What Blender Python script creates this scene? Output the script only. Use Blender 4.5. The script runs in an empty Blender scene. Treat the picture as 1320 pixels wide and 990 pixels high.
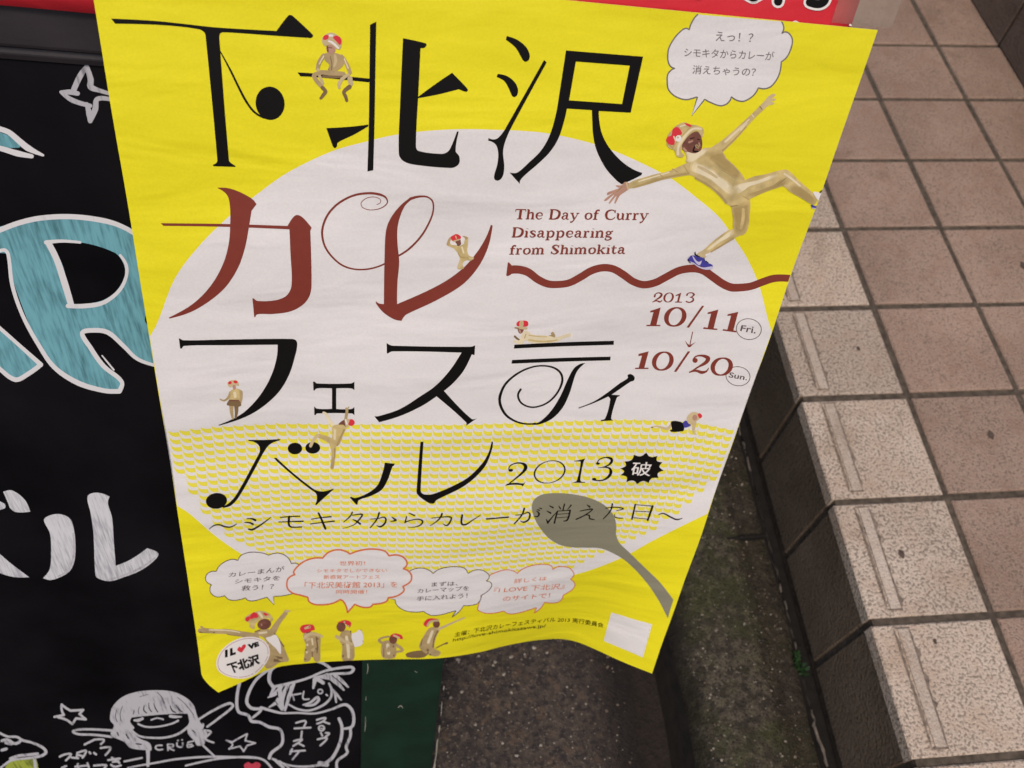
import bpy, bmesh, math, random
from mathutils import Vector, Matrix, Euler
from mathutils.geometry import delaunay_2d_cdt
from mathutils import noise as mnoise
random.seed(7)
sc = bpy.context.scene
COL = sc.collection

# ------------------------------------------------------------------ camera
CAM = Vector((-0.4936, -1.29785, 1.08921))
CAM_ROT = Euler((0.576725, -0.0738622, -0.0834771), 'XYZ')
FPX = 1127.5                      # focal length in pixels of the 1320 wide photograph
cd = bpy.data.cameras.new('camera')
cd.sensor_width = 36.0
cd.lens = FPX / 1320 * 36.0
cd.clip_start = 0.02
cd.clip_end = 200
cd.dof.use_dof = True
cd.dof.focus_distance = 0.56
cd.dof.aperture_fstop = 13
cam = bpy.data.objects.new('camera', cd)
cam.location = CAM
cam.rotation_euler = CAM_ROT
COL.objects.link(cam)
sc.camera = cam

# ------------------------------------------------------------------ light
SUN_EL, SUN_AZ = math.radians(60), math.radians(194)     # azimuth clockwise from +Y
w = bpy.data.worlds.new('World')
sc.world = w
w.use_nodes = True
nt = w.node_tree
bg = nt.nodes['Background']
sky = nt.nodes.new('ShaderNodeTexSky')
sky.sky_type = 'NISHITA'
sky.sun_disc = False
sky.sun_elevation = SUN_EL
sky.sun_rotation = SUN_AZ
sky.air_density = 1.0
sky.dust_density = 4.0
sky.ozone_density = 0.6
nt.links.new(sky.outputs[0], bg.inputs[0])
bg.inputs[1].default_value = 0.075
sl = bpy.data.lights.new('sun', 'SUN')
sl.energy = 1.3
sl.angle = math.radians(16)
sl.color = (1.0, 0.86, 0.76)
so = bpy.data.objects.new('sun', sl)
d = Vector((math.sin(SUN_AZ) * math.cos(SUN_EL), math.cos(SUN_AZ) * math.cos(SUN_EL), math.sin(SUN_EL)))
so.rotation_euler = d.to_track_quat('Z', 'Y').to_euler()
so.location = (1.5, -1.5, 3)
COL.objects.link(so)
sc.view_settings.view_transform = 'Standard'
sc.view_settings.look = 'None'
sc.view_settings.gamma = 1
sc.view_settings.use_curve_mapping = False
sc.view_settings.exposure = 0.50

# ------------------------------------------------------------------ materials
def srgb(r, g, b):
    f = lambda c: c / 12.92 if c <= 0.04045 else ((c + 0.055) / 1.055) ** 2.4
    return (f(r / 255), f(g / 255), f(b / 255))

def mat(name, col, rough=0.55, var=0.0, scale=40.0, bump=0.0, bscale=300.0, spec=0.35, col2=None):
    """plain surface with a soft noise mottling between two tones and an optional bump"""
    m = bpy.data.materials.new(name)
    m.use_nodes = True
    n, l = m.node_tree.nodes, m.node_tree.links
    b = n['Principled BSDF']
    b.inputs['Roughness'].default_value = rough
    b.inputs['Specular IOR Level'].default_value = spec
    c = (*col, 1)
    if var or col2:
        tc = n.new('ShaderNodeTexCoord')
        nz = n.new('ShaderNodeTexNoise')
        nz.inputs['Scale'].default_value = scale
        nz.inputs['Detail'].default_value = 4
        l.new(tc.outputs['Object'], nz.inputs['Vector'])
        mx = n.new('ShaderNodeMix')
        mx.data_type = 'RGBA'
        rp = n.new('ShaderNodeMapRange')
        rp.inputs[1].default_value, rp.inputs[2].default_value = 0.3, 0.7
        l.new(nz.outputs['Fac'], rp.inputs[0])
        l.new(rp.outputs[0], mx.inputs[0])
        c2 = col2 if col2 else tuple(x * (1 + var) for x in col)
        c1 = col if col2 else tuple(x * (1 - var) for x in col)
        mx.inputs[6].default_value = (*c1, 1)
        mx.inputs[7].default_value = (*c2, 1)
        l.new(mx.outputs[2], b.inputs['Base Color'])
    else:
        b.inputs['Base Color'].default_value = c
    if bump:
        tc = n.new('ShaderNodeTexCoord')
        nz = n.new('ShaderNodeTexNoise')
        nz.inputs['Scale'].default_value = bscale
        nz.inputs['Detail'].default_value = 3
        l.new(tc.outputs['Object'], nz.inputs['Vector'])
        bp = n.new('ShaderNodeBump')
        bp.inputs['Strength'].default_value = bump
        bp.inputs['Distance'].default_value = 0.002
        l.new(nz.outputs['Fac'], bp.inputs['Height'])
        l.new(bp.outputs[0], b.inputs['Normal'])
    return m

def graph(name, rough=0.8, spec=0.3):
    m = bpy.data.materials.new(name)
    m.use_nodes = True
    n, l = m.node_tree.nodes, m.node_tree.links
    b = n['Principled BSDF']
    b.inputs['Roughness'].default_value = rough
    b.inputs['Specular IOR Level'].default_value = spec
    tc = n.new('ShaderNodeTexCoord')
    def noise(scale, detail=3, rough=0.5, off=0.0):
        z = n.new('ShaderNodeTexNoise')
        z.inputs['Scale'].default_value = scale
        z.inputs['Detail'].default_value = detail
        z.inputs['Roughness'].default_value = rough
        if off:
            mp = n.new('ShaderNodeMapping')
            mp.inputs['Location'].default_value = (off, off * 0.7, off * 1.3)
            l.new(tc.outputs['Object'], mp.inputs[0])
            l.new(mp.outputs[0], z.inputs['Vector'])
        else:
            l.new(tc.outputs['Object'], z.inputs['Vector'])
        return z.outputs['Fac']
    def step(x, a, c, smooth=True):
        r = n.new('ShaderNodeMapRange')
        if smooth:
            r.interpolation_type = 'SMOOTHSTEP'
        r.inputs[1].default_value, r.inputs[2].default_value = a, c
        l.new(x, r.inputs[0])
        return r.outputs[0]
    def mix(fac, a, c):
        x = n.new('ShaderNodeMix')
        x.data_type = 'RGBA'
        if isinstance(fac, (int, float)):
            x.inputs[0].default_value = fac
        else:
            l.new(fac, x.inputs[0])
        for i, v in ((6, a), (7, c)):
            if isinstance(v, tuple):
                x.inputs[i].default_value = (*v, 1)
            else:
                l.new(v, x.inputs[i])
        return x.outputs[2]
    def math_(op, a, c):
        x = n.new('ShaderNodeMath')
        x.operation = op
        for i, v in ((0, a), (1, c)):
            if isinstance(v, (int, float)):
                x.inputs[i].default_value = v
            else:
                l.new(v, x.inputs[i])
        return x.outputs[0]
    def out(col, height=None, dist=0.002, strength=0.6):
        l.new(col, b.inputs['Base Color'])
        if height is not None:
            bp = n.new('ShaderNodeBump')
            bp.inputs['Strength'].default_value = strength
            bp.inputs['Distance'].default_value = dist
            l.new(height, bp.inputs['Height'])
            l.new(bp.outputs[0], b.inputs['Normal'])
    return m, noise, step, mix, math_, out, n, l, b, tc

def asphalt_mat():
    m, noise, step, mix, mt, out, n, l, b, tc = graph('worn asphalt', 0.88, .25)
    big, mid, mid2, fine = noise(6, 4, .6), noise(90, 5, .65), noise(130, 4, .6, 5), noise(300, 3, .6, 3)
    c = mix(step(big, .35, .65), (.046, .036, .029), (.078, .060, .046))
    c = mix(step(mid, .44, .60), c, (.125, .095, .070))
    c = mix(mt('MULTIPLY', step(mid2, .38, .52), .5), (.026, .022, .021), c)
    c = mix(mt('MULTIPLY', step(noise(60, 4, .6, 9), .54, .66), .55), c, (.105, .070, .046))
    c = mix(mt('MULTIPLY', step(fine, .60, .70), .7), c, (.20, .165, .13))
    sx = n.new('ShaderNodeSeparateXYZ')                   # silt washed towards the drain
    l.new(tc.outputs['Object'], sx.inputs[0])
    edge = mt('ADD', sx.outputs[0], mt('MULTIPLY', mt('SUBTRACT', noise(22, 4, .6, 4), .5), .07))
    c = mix(mt('MULTIPLY', step(edge, -.335, -.25), .82), c, (.016, .0125, .011))
    out(c, mt('ADD', mt('MULTIPLY', mid, .6), mt('MULTIPLY', fine, .5)), .005, .9)
    return m

def gutter_mat():
    m, noise, step, mix, mt, out, n, l, b, tc = graph('mossy gutter concrete', 0.92, .2)
    big, mid, fine, moss = noise(8, 4, .6), noise(85, 5, .7), noise(330, 3, .6, 2), noise(13, 5, .7, 7)
    c = mix(step(big, .35, .65), (.084, .070, .052), (.145, .122, .092))
    c = mix(step(mid, .40, .58), (.044, .037, .028), c)
    c = mix(mt('MULTIPLY', step(moss, .42, .60), .62), c, (.060, .070, .020))
    c = mix(mt('MULTIPLY', step(mid, .54, .66), .7), c, (.15, .14, .075))
    c = mix(mt('MULTIPLY', step(fine, .34, .46), .7), (.022, .019, .015), c)
    c = mix(step(noise(190, 4, .6, 11), .62, .70), c, (.26, .235, .185))
    sx = n.new('ShaderNodeSeparateXYZ')                   # silt along the drain lip; darker brown along the foot of the step
    l.new(tc.outputs['Object'], sx.inputs[0])
    edge = mt('ADD', sx.outputs[0], mt('MULTIPLY', mt('SUBTRACT', noise(24, 4, .6, 4), .5), .05))
    c = mix(mt('MULTIPLY', mt('SUBTRACT', 1.0, step(edge, -.178, -.138)), .85), c, (.015, .012, .0095))
    c = mix(mt('MULTIPLY', step(edge, -.082, -.055), .62), c, (.024, .018, .0135))
    out(c, mt('ADD', mid, mt('MULTIPLY', fine, .7)), .006, .9)
    return m

def tile_mat(name, light, dark, pit, pits=.5, sc_=1.0):
    m, noise, step, mix, mt, out, n, l, b, tc = graph(name, 0.62, .4)
    big, mid, speck, fine = noise(5.5, 4, .6), noise(30, 5, .65, 2), noise(215 * sc_, 2, .5, 4), noise(420, 2, .5, 8)
    at = n.new('ShaderNodeAttribute')
    at.attribute_name = 'tone'
    c = mix(step(big, .35, .65), light, dark)
    c = mix(mt('MULTIPLY', step(mid, .45, .68), .4), c, tuple(x * k for x, k in zip(dark, (.80, .66, .56))))
    c = mix(mt('MULTIPLY', step(noise(9, 5, .7, 13), .54, .70), .55), c, tuple(x * k for x, k in zip(dark, (.62, .56, .48))))
    c = mix(mt('MULTIPLY', step(noise(600, 2, .5, 6), .52, .62), .30), c, pit)
    c = mix(mt('MULTIPLY', step(fine, .5, .7), .3), c, tuple(min(1, x * 1.25) for x in light))
    thr = mt('ADD', speck, mt('MULTIPLY', mt('SUBTRACT', mid, .5), .25))
    c = mix(mt('MULTIPLY', mt('SUBTRACT', 1.0, step(thr, pits - .09, pits)), .64), c, pit)
    hs = n.new('ShaderNodeHueSaturation')
    l.new(c, hs.inputs['Color'])
    l.new(at.outputs['Fac'], hs.inputs['Value'])
    out(hs.outputs[0], thr, .003, .7)
    return m

def chalk_mat(name, col, back, lo=.30, hi=.55, ang=0.0, stretch=7.0):
    """chalk or paint marker laid on in streaks, the board showing through"""
    m, noise, step, mix, mt, out, n, l, b, tc = graph(name, 0.8, .2)
    mp = n.new('ShaderNodeMapping')
    mp.inputs['Rotation'].default_value = (0, ang, 0)
    mp.inputs['Scale'].default_value = (stretch, 1, 1)
    l.new(tc.outputs['Object'], mp.inputs[0])
    z = n.new('ShaderNodeTexNoise')
    z.inputs['Scale'].default_value = 60
    z.inputs['Detail'].default_value = 4
    l.new(mp.outputs[0], z.inputs['Vector'])
    big = noise(24, 3, .6)
    f = step(mt('ADD', mt('MULTIPLY', z.outputs['Fac'], .6), mt('MULTIPLY', big, .4)), lo, hi)
    out(mix(f, back, col))
    return m

def paper_mat(name, col, var=.03):
    m, noise, step, mix, mt, out, n, l, b, tc = graph(name, 0.5, .3)
    big, fine = noise(9, 3), noise(700, 2)
    mp = n.new('ShaderNodeMapping')
    mp.inputs['Scale'].default_value = (5, 5, 17)
    l.new(tc.outputs['Object'], mp.inputs[0])
    wz = n.new('ShaderNodeTexNoise')
    wz.inputs['Scale'].default_value = 1.6
    wz.inputs['Detail'].default_value = 3
    wz.inputs['Roughness'].default_value = .45
    wz.inputs['Distortion'].default_value = .4
    l.new(mp.outputs[0], wz.inputs['Vector'])
    c = mix(step(big, .3, .7), tuple(x * (1 - var) for x in col), tuple(min(1, x * (1 + var)) for x in col))
    c = mix(mt('MULTIPLY', step(fine, .3, .7), .17), c, tuple(x * .72 for x in col))
    out(c, mt('ADD', mt('ADD', wz.outputs['Fac'], mt('MULTIPLY', noise(9, 3, .5, 5), .8)), mt('MULTIPLY', fine, .012)), .010, .36)
    return m

WHITE = paper_mat('white printed paper', (.735, .718, .710))
YELLOW = paper_mat('yellow print', (.80, .725, .016))
WAVE_Y = paper_mat('pale yellow print', (.78, .70, .06))
BLACK = mat('black ink', (.0045, .0035, .0035), .5, spec=.2)
REDINK = mat('brick red ink', (.205, .036, .023), .5, .05, 200)
ORANGE = mat('orange ink', (.62, .16, .06), .5)
GREYINK = mat('grey ink', (.16, .145, .145), .5)
DARKINK = mat('dark brown ink', (.08, .05, .05), .5)
SPOON = paper_mat('olive grey print', (.245, .235, .165))
SUIT = mat('gold suit print', (.55, .43, .19), .5, .22, 140)
SUIT_L = mat('gold suit sheen print', (.74, .65, .44), .5, .08, 90)
SUIT_D = mat('gold suit fold print', (.39, .285, .11), .5, .10, 90)
TAN = mat('tan print', (.43, .32, .155), .5, .15, 120)
TAN_L = mat('pale tan print', (.56, .45, .25), .5, .1, 120)
TAN_D = mat('brown print', (.20, .13, .06), .5, .15, 120)
SKIN = mat('hand print', (.46, .26, .19), .5, .1, 150)
FACE = mat('face print', (.17, .065, .045), .5, .25, 160)
HEART = mat('red print', (.66, .035, .05), .5)
WHITEPRINT = mat('white print', (.78, .75, .72), .5)
BLUE = mat('blue shoe print', (.055, .05, .30), .5, .15, 200)
LILAC = mat('lilac print', (.55, .52, .68), .5)
REDPAPER = paper_mat('red paper', (.64, .026, .040), .06)
BOARDBLK = mat('black writing board', (.0018, .0016, .0022), .7, .35, 9, .05, 200, .05, (.0075, .007, .0085))
RAILBLK = mat('dark top rail paint', (.020, .016, .019), .5, .25, 25, .08, 250)
GREEN = mat('dark green frame paint', (.0042, .020, .0115), .5, .30, 30, .10, 220)
CHIP = mat('chipped paint', (.27, .26, .21), .8, .3, 200)
CHALK = chalk_mat('white paint marker', (.44, .44, .47), (.15, .15, .17), .30, .50)
BRUSH = chalk_mat('brushed white paint', (.60, .61, .64), (.30, .31, .34), .30, .60, 0.08, 14)
OUTLINE = chalk_mat('thick white outline', (.66, .66, .67), (.45, .47, .50), .25, .45)
TEAL = chalk_mat('turquoise paint', (.155, .39, .45), (.06, .165, .195), .28, .62, 0.12, 9)
LIME = chalk_mat('lime chalk', (.30, .36, .05), (.06, .075, .02), .35, .55)
CHALKRED = chalk_mat('red chalk', (.48, .05, .08), (.20, .03, .05), .35, .55)

TONE = {'gold suit print': (.55, .43, .19), 'gold suit sheen print': (.74, .65, .44), 'gold suit fold print': (.39, .285, .11), 'tan print': (.43, .32, .155),
        'pale tan print': (.56, .45, .25), 'brown print': (.20, .13, .06), 'hand print': (.46, .26, .19), 'face print': (.17, .065, .045)}
BLENDS = {}
def blend(m0, m1, t):
    if t >= 1: return m1
    k = (m0.name, m1.name, t)
    if k not in BLENDS:
        a, b = TONE[m0.name], TONE[m1.name]
        BLENDS[k] = mat('printed tone', tuple(x + (y - x) * t for x, y in zip(a, b)), .5, .22, 140)
    return BLENDS[k]

# ------------------------------------------------------------------ scene helpers
def tag(o, label=None, cat=None, group=None, kind=None):
    if label: o['label'] = label
    if cat: o['category'] = cat
    if group: o['group'] = group
    if kind: o['kind'] = kind
    return o

def empty(name, loc):
    e = bpy.data.objects.new(name, None)
    e.location = loc
    e.empty_display_size = 0.05
    COL.objects.link(e)
    return e

def link_mesh(name, verts, faces, mats, idx=None, parent=None, smooth=False):
    """verts are world points; under a parent they are stored relative to its (unrotated) base"""
    off = parent.location.copy() if parent is not None else Vector((0, 0, 0))
    p = parent
    if p is not None and p.parent is not None:
        off += p.parent.location
    me = bpy.data.meshes.new(name)
    me.from_pydata([tuple(Vector(v) - off) for v in verts], [], faces)
    for m in mats:
        me.materials.append(m)
    if idx:
        for f, i in zip(me.polygons, idx):
            f.material_index = i
    if smooth:
        for f in me.polygons:
            f.use_smooth = True
    me.update()
    o = bpy.data.objects.new(name, me)
    COL.objects.link(o)
    o.parent = parent
    return o

def box_vf(o, ax, ay, az):
    """box from corner o spanned by three vectors"""
    o, ax, ay, az = map(Vector, (o, ax, ay, az))
    v = [o, o + ax, o + ax + ay, o + ay]
    v += [q + az for q in v]
    f = [(0, 3, 2, 1), (4, 5, 6, 7), (0, 1, 5, 4), (1, 2, 6, 5), (2, 3, 7, 6), (3, 0, 4, 7)]
    if ax.cross(ay).dot(az) < 0:
        f = [tuple(reversed(q)) for q in f]
    return v, f

def bevel(o, width, seg=2):
    bm = bmesh.new()
    bm.from_mesh(o.data)
    bmesh.ops.bevel(bm, geom=bm.edges[:], offset=width, segments=seg, affect='EDGES', profile=.6)
    bm.to_mesh(o.data)
    bm.free()
    return o

# ------------------------------------------------------------------ the two sign surfaces
# where the photograph's traced marks lie on the sheets: a traced point is followed
# down to the sheet it is printed on and stored in the sheet's own metres (u right, v down)
CR = CAM_ROT.to_matrix()
def sight(px, py):
    return CR @ Vector(((px - 660) / FPX, (495 - py) / FPX, -1.0))

PR = Euler((1.22941255, 0.06580195, -0.02818551), 'XYZ').to_matrix()
PU, PV, PN = PR.col[0].copy(), -PR.col[1].copy(), PR.col[2].copy()
P0 = Vector((-0.64943338, -0.8713952, 0.82904412))
PW, PH = 0.42, 0.609

CURL = [(0, .0107), (.03, -.0015), (.06, -.0145), (.09, -.0183), (.13, -.0202), (.17, -.021), (.21, -.0217), (.25, -.0278), (.28, -.0355),
        (.30, -.0392), (.318, -.0413), (.335, -.0415), (.35, -.038), (.37, -.0275), (.384, -.019), (.40, -.0102), (.42, -.0003)]
def interp(tab, x):
    if x <= tab[0][0]: return tab[0][1]
    if x >= tab[-1][0]: return tab[-1][1]
    for i in range(len(tab) - 1):
        if tab[i][0] <= x <= tab[i + 1][0]:
            p0 = tab[max(i - 1, 0)]; p1 = tab[i]; p2 = tab[i + 1]; p3 = tab[min(i + 2, len(tab) - 1)]
            h = p2[0] - p1[0]
            t = (x - p1[0]) / h
            m1 = (p2[1] - p0[1]) / (p2[0] - p0[0]) * h
            m2 = (p3[1] - p1[1]) / (p3[0] - p1[0]) * h
            return ((2*t**3 - 3*t*t + 1) * p1[1] + (t**3 - 2*t*t + t) * m1 + (-2*t**3 + 3*t*t) * p2[1] + (t**3 - t*t) * m2)

def sheet_bend(u, v):
    t = max(0.0, (v - 0.34) / (PH - 0.34))
    b = interp(CURL, min(max(u, 0), PW))
    c = b * t ** 1.8
    # slack ripples of a sheet taped at its corners
    c += (0.0011 * math.sin(u * 30 + 1.0 + v * 9) * math.sin(v * 24 + .6) + .0006 * math.sin(v * 61 + u * 11) * math.cos(u * 17 + 2)) * min(1, v / .1) * (1 - .4 * t)
    return c

def sheet_point(u, v, h=0.0):
    # the lower left corner is folded in a little
    t = max(0.0, (v - 0.583) / (PH - 0.583))
    du = .0125 * t ** 1.6 * max(0.0, 1 - u / .05)
    return P0 + PU * (u + du) + PV * v + PN * (sheet_bend(u, v) + h)

class Poster:
    grid = 0.0035
    def uv(self, px, py):
        dr = sight(px, py)
        off = 0.0
        for _ in range(14):
            k = (P0 + PN * off - CAM).dot(PN) / dr.dot(PN)
            q = CAM + dr * k - P0
            u, v = q.dot(PU), q.dot(PV)
            off = off * .4 + .6 * sheet_bend(u, v)
        return (u, v)
    def at(self, u, v, h):
        u = min(max(u, 0.0004), PW - .0004)
        v = min(max(v, 0.0004), PH - .0004)
        return sheet_point(u, v, h)

BV = (PV - PN * 0.031).normalized()
BN = PU.cross(-BV).normalized()
B0 = P0 - PN * 0.0062
class Board:
    grid = None
    depth = 0.0
    def uv(self, px, py):
        dr = sight(px, py)
        o = B0 - BN * self.depth
        k = (o - CAM).dot(BN) / dr.dot(BN)
        q = CAM + dr * k - o
        return (q.dot(PU), q.dot(BV))
    def at(self, u, v, h):
        return B0 - BN * self.depth + PU * u + BV * v + BN * h
class Recess(Board):
    depth = 0.006
POSTER, BOARD, PANEL = Poster(), Board(), Recess()

def spline(pts, closed=True, n=6):
    """smooth run through traced points; a third value of 1 marks a sharp corner"""
    P = [(p[0], p[1]) for p in pts]
    C = [len(p) > 2 and p[2] == 1 for p in pts]
    N = len(P)
    out = []
    for i in range(N if closed else N - 1):
        j = (i + 1) % N
        p1, p2 = P[i], P[j]
        dd = math.hypot(p2[0] - p1[0], p2[1] - p1[1])
        def tang(k):
            if C[k] or (not closed and k in (0, N - 1)): return None
            a, b_ = P[(k - 1) % N], P[(k + 1) % N]
            da = math.hypot(P[k][0] - a[0], P[k][1] - a[1]); db = math.hypot(b_[0] - P[k][0], b_[1] - P[k][1])
            L = math.hypot(b_[0] - a[0], b_[1] - a[1]) or 1
            s = dd / (da + db + 1e-9)
            return ((b_[0] - a[0]) * s, (b_[1] - a[1]) * s)
        t1, t2 = tang(i), tang(j)
        if t1 is None and t2 is None:
            out.append(p1)
            continue
        ch = (p2[0] - p1[0], p2[1] - p1[1])
        if t1 is None: t1 = (1.5 * ch[0] - .5 * t2[0], 1.5 * ch[1] - .5 * t2[1])
        if t2 is None: t2 = (1.5 * ch[0] - .5 * t1[0], 1.5 * ch[1] - .5 * t1[1])
        for k in range(n):
            t = k / n
            h = (2*t**3 - 3*t*t + 1, t**3 - 2*t*t + t, -2*t**3 + 3*t*t, t**3 - t*t)
            out.append(tuple(h[0]*p1[a] + h[1]*t1[a] + h[2]*p2[a] + h[3]*t2[a] for a in (0, 1)))
    if not closed: out.append(P[-1])
    return out

def winding(x, y, loop):
    wn = 0
    for i in range(len(loop)):
        x1, y1 = loop[i - 1]; x2, y2 = loop[i]
        if y1 <= y:
            if y2 > y and (x2 - x1) * (y - y1) - (x - x1) * (y2 - y1) > 0: wn += 1
        elif y2 <= y and (x2 - x1) * (y - y1) - (x - x1) * (y2 - y1) < 0: wn -= 1
    return wn

class Art:
    """flat printed or painted marks collected into one mesh lying on a sheet"""
    def __init__(self, surf, layer, zoom=(0, 0, 1)):
        self.s = surf; self.h = layer * 0.00004; self.z = zoom
        self.V = []; self.F = []; self.I = []; self.M = []
    def at(self, x0, y0, k):
        self.z = (x0, y0, k); return self
    def px(self, p):
        return (self.z[0] + p[0] / self.z[2], self.z[1] + p[1] / self.z[2])
    def mi(self, m):
        if m not in self.M: self.M.append(m)
        self.h += 0.000003
        return self.M.index(m)
    def poly(self, pts, m, holes=(), smooth=True):
        mi = self.mi(m)
        loops = []
        for lp in [pts, *holes]:
            lp = spline(lp) if smooth else [(p[0], p[1]) for p in lp]
            loops.append([self.s.uv(*self.px(p)) for p in lp])
        self.fill_uv(loops, mi)
        return self
    def fill_uv(self, loops, mi):
        vs, es = [], []
        for lp in loops:
            b = len(vs)
            vs += [Vector((u * 1000, v * 1000)) for u, v in lp]
            es += [(b + i, b + (i + 1) % len(lp)) for i in range(len(lp))]
        if self.s.grid:
            g = self.s.grid
            us = [p[0] for p in loops[0]]; vv = [p[1] for p in loops[0]]
            i0, i1 = int(min(us) / g) + 1, int(max(us) / g)
            j0, j1 = int(min(vv) / g) + 1, int(max(vv) / g)
            for i in range(i0, i1 + 1):
                for j in range(j0, j1 + 1):
                    vs.append(Vector((i * g * 1000, j * g * 1000)))
        cv, ce, cf, *_ = delaunay_2d_cdt(vs, es, [], 0, 1e-4)
        base = len(self.V)
        L = [[(u * 1000, v * 1000) for u, v in lp] for lp in loops]
        used = {}
        for f in cf:
            x = sum(cv[i].x for i in f) / 3; y = sum(cv[i].y for i in f) / 3
            if not winding(x, y, L[0]) or any(winding(x, y, q) for q in L[1:]): continue
            t = []
            for i in f:
                if i not in used:
                    used[i] = base + len(used)
                    self.V.append(self.s.at(cv[i].x / 1000, cv[i].y / 1000, self.h))
                t.append(used[i])
            a = cv[f[0]]; b_ = cv[f[1]]; c = cv[f[2]]
            if (b_.x - a.x) * (c.y - a.y) - (b_.y - a.y) * (c.x - a.x) > 0: t.reverse()
            self.F.append(tuple(t)); self.I.append(mi)
    def stroke(self, pts, m, closed=False, cap=True, n=6):
        """brush stroke through (x, y, width) points"""
        mi = self.mi(m)
        if len(pts) == 1: pts = [pts[0], (pts[0][0] + .5, pts[0][1], pts[0][2])]
        c = spline([(p[0], p[1]) for p in pts], closed, n)
        nseg = len(pts) if closed else len(pts) - 1
        W = []
        for i in range(len(c)):
            t = i * nseg / (len(c) if closed else len(c) - 1)
            k = min(int(t), nseg - 1)
            W.append(pts[k][2] + (pts[(k + 1) % len(pts)][2] - pts[k][2]) * (t - k))
        L, R = [], []
        N = len(c)
        for i in range(N):
            a = c[i - 1] if (i or closed) else c[i]
            b_ = c[(i + 1) % N] if (i < N - 1 or closed) else c[i]
            dx, dy = b_[0] - a[0], b_[1] - a[1]
            q = math.hypot(dx, dy) or 1
            nx, ny = -dy / q * W[i] / 2, dx / q * W[i] / 2
            L.append((c[i][0] + nx, c[i][1] + ny)); R.append((c[i][0] - nx, c[i][1] - ny))
        base = len(self.V)
        for a, b_ in zip(L, R):
            for q in (a, b_):
                self.V.append(self.s.at(*self.s.uv(*self.px(q)), self.h))
        for i in range(N if closed else N - 1):
            j = (i + 1) % N
            self.F.append((base + 2*i, base + 2*i + 1, base + 2*j + 1, base + 2*j)[::-1]); self.I.append(mi)
        if cap and not closed:
            for e, s in ((0, -1), (N - 1, 1)):
                o = c[e]; a = L[e]
                th = math.atan2(a[1] - o[1], a[0] - o[0])
                r = W[e] / 2
                b0 = len(self.V)
                arc = [(o[0] + r * math.cos(th - s * math.pi * k / 6), o[1] + r * math.sin(th - s * math.pi * k / 6)) for k in range(7)]
                for q in arc: self.V.append(self.s.at(*self.s.uv(*self.px(q)), self.h))
                f = tuple(range(b0, b0 + 7))
                self.F.append(f if s > 0 else f[::-1]); self.I.append(mi)
        return self
    def ell(self, cx, cy, rx, ry, m, rot=0, n=28):
        r = math.radians(rot)
        pts = []
        for i in range(n):
            t = 2 * math.pi * i / n
            x, y = rx * math.cos(t), ry * math.sin(t)
            pts.append((cx + x * math.cos(r) - y * math.sin(r), cy + x * math.sin(r) + y * math.cos(r)))
        return self.poly(pts, m, smooth=False)
    def ring(self, cx, cy, rx, ry, m, thick, thin, slant=0, rot=0, n=30):
        pts = []
        r = math.radians(rot)
        for i in range(n):
            t = 2 * math.pi * i / n
            x, y = rx * math.cos(t), ry * math.sin(t)
            x -= slant * y
            wd = thin + (thick - thin) * abs(math.cos(t)) ** 1.5
            pts.append((cx + x * math.cos(r) - y * math.sin(r), cy + x * math.sin(r) + y * math.cos(r), wd))
        return self.stroke(pts, m, True, n=2)
    def text(self, s, base, top, m, bold=0.0, space=1.0):
        """lettering whose foot runs along base and whose head runs along top (same number of points)"""
        mi = self.mi(m)
        cu = bpy.data.curves.new('lettering', 'FONT')
        cu.body = s
        cu.offset = bold
        cu.space_character = space
        cu.resolution_u = 3
        o = bpy.data.objects.new('lettering', cu)
        COL.objects.link(o)
        me = o.evaluated_get(bpy.context.evaluated_depsgraph_get()).to_mesh()
        xs = [v.co.x for v in me.vertices]; ys = [v.co.y for v in me.vertices]
        x0, x1, y0, y1 = min(xs), max(xs), min(ys), max(ys)
        b0 = len(self.V)
        K = len(base) - 1
        cum = [0.0]
        for a, b in zip(base, base[1:]): cum.append(cum[-1] + math.hypot(b[0] - a[0], b[1] - a[1]))
        for v in me.vertices:
            s_ = (v.co.x - x0) / (x1 - x0) * cum[-1]
            k = 0
            while k < K - 1 and s_ > cum[k + 1]: k += 1
            t = (s_ - cum[k]) / (cum[k + 1] - cum[k])
            g = (v.co.y - y0) / (y1 - y0)
            bx = base[k][0] + (base[k+1][0] - base[k][0]) * t; by = base[k][1] + (base[k+1][1] - base[k][1]) * t
            tx = top[k][0] + (top[k+1][0] - top[k][0]) * t; ty = top[k][1] + (top[k+1][1] - top[k][1]) * t
            self.V.append(self.s.at(*self.s.uv(*self.px((bx + (tx - bx) * g, by + (ty - by) * g))), self.h))
        for f in me.polygons:
            self.F.append(tuple(b0 + i for i in f.vertices)); self.I.append(mi)
        bpy.data.objects.remove(o)
        bpy.data.curves.remove(cu)
        return self
    def soft(self, kind, pts, m0, m1):
        """a printed tone that fades into the tone around it"""
        for k in range(4):
            m = blend(m0, m1, (k + 1) / 4)
            if kind == 's':
                self.stroke([(x, y, wd * (1.35 - .27 * k)) for x, y, wd in pts], m)
            else:
                cx = sum(p[0] for p in pts) / len(pts); cy = sum(p[1] for p in pts) / len(pts)
                f = 1.10 - .11 * k
                self.poly([(cx + (p[0] - cx) * f, cy + (p[1] - cy) * f, *p[2:]) for p in pts], m)
    def build(self, name, parent, label=None):
        o = link_mesh(name, self.V, self.F, self.M, self.I, parent)
        if label: o['label'] = label
        return o

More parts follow.
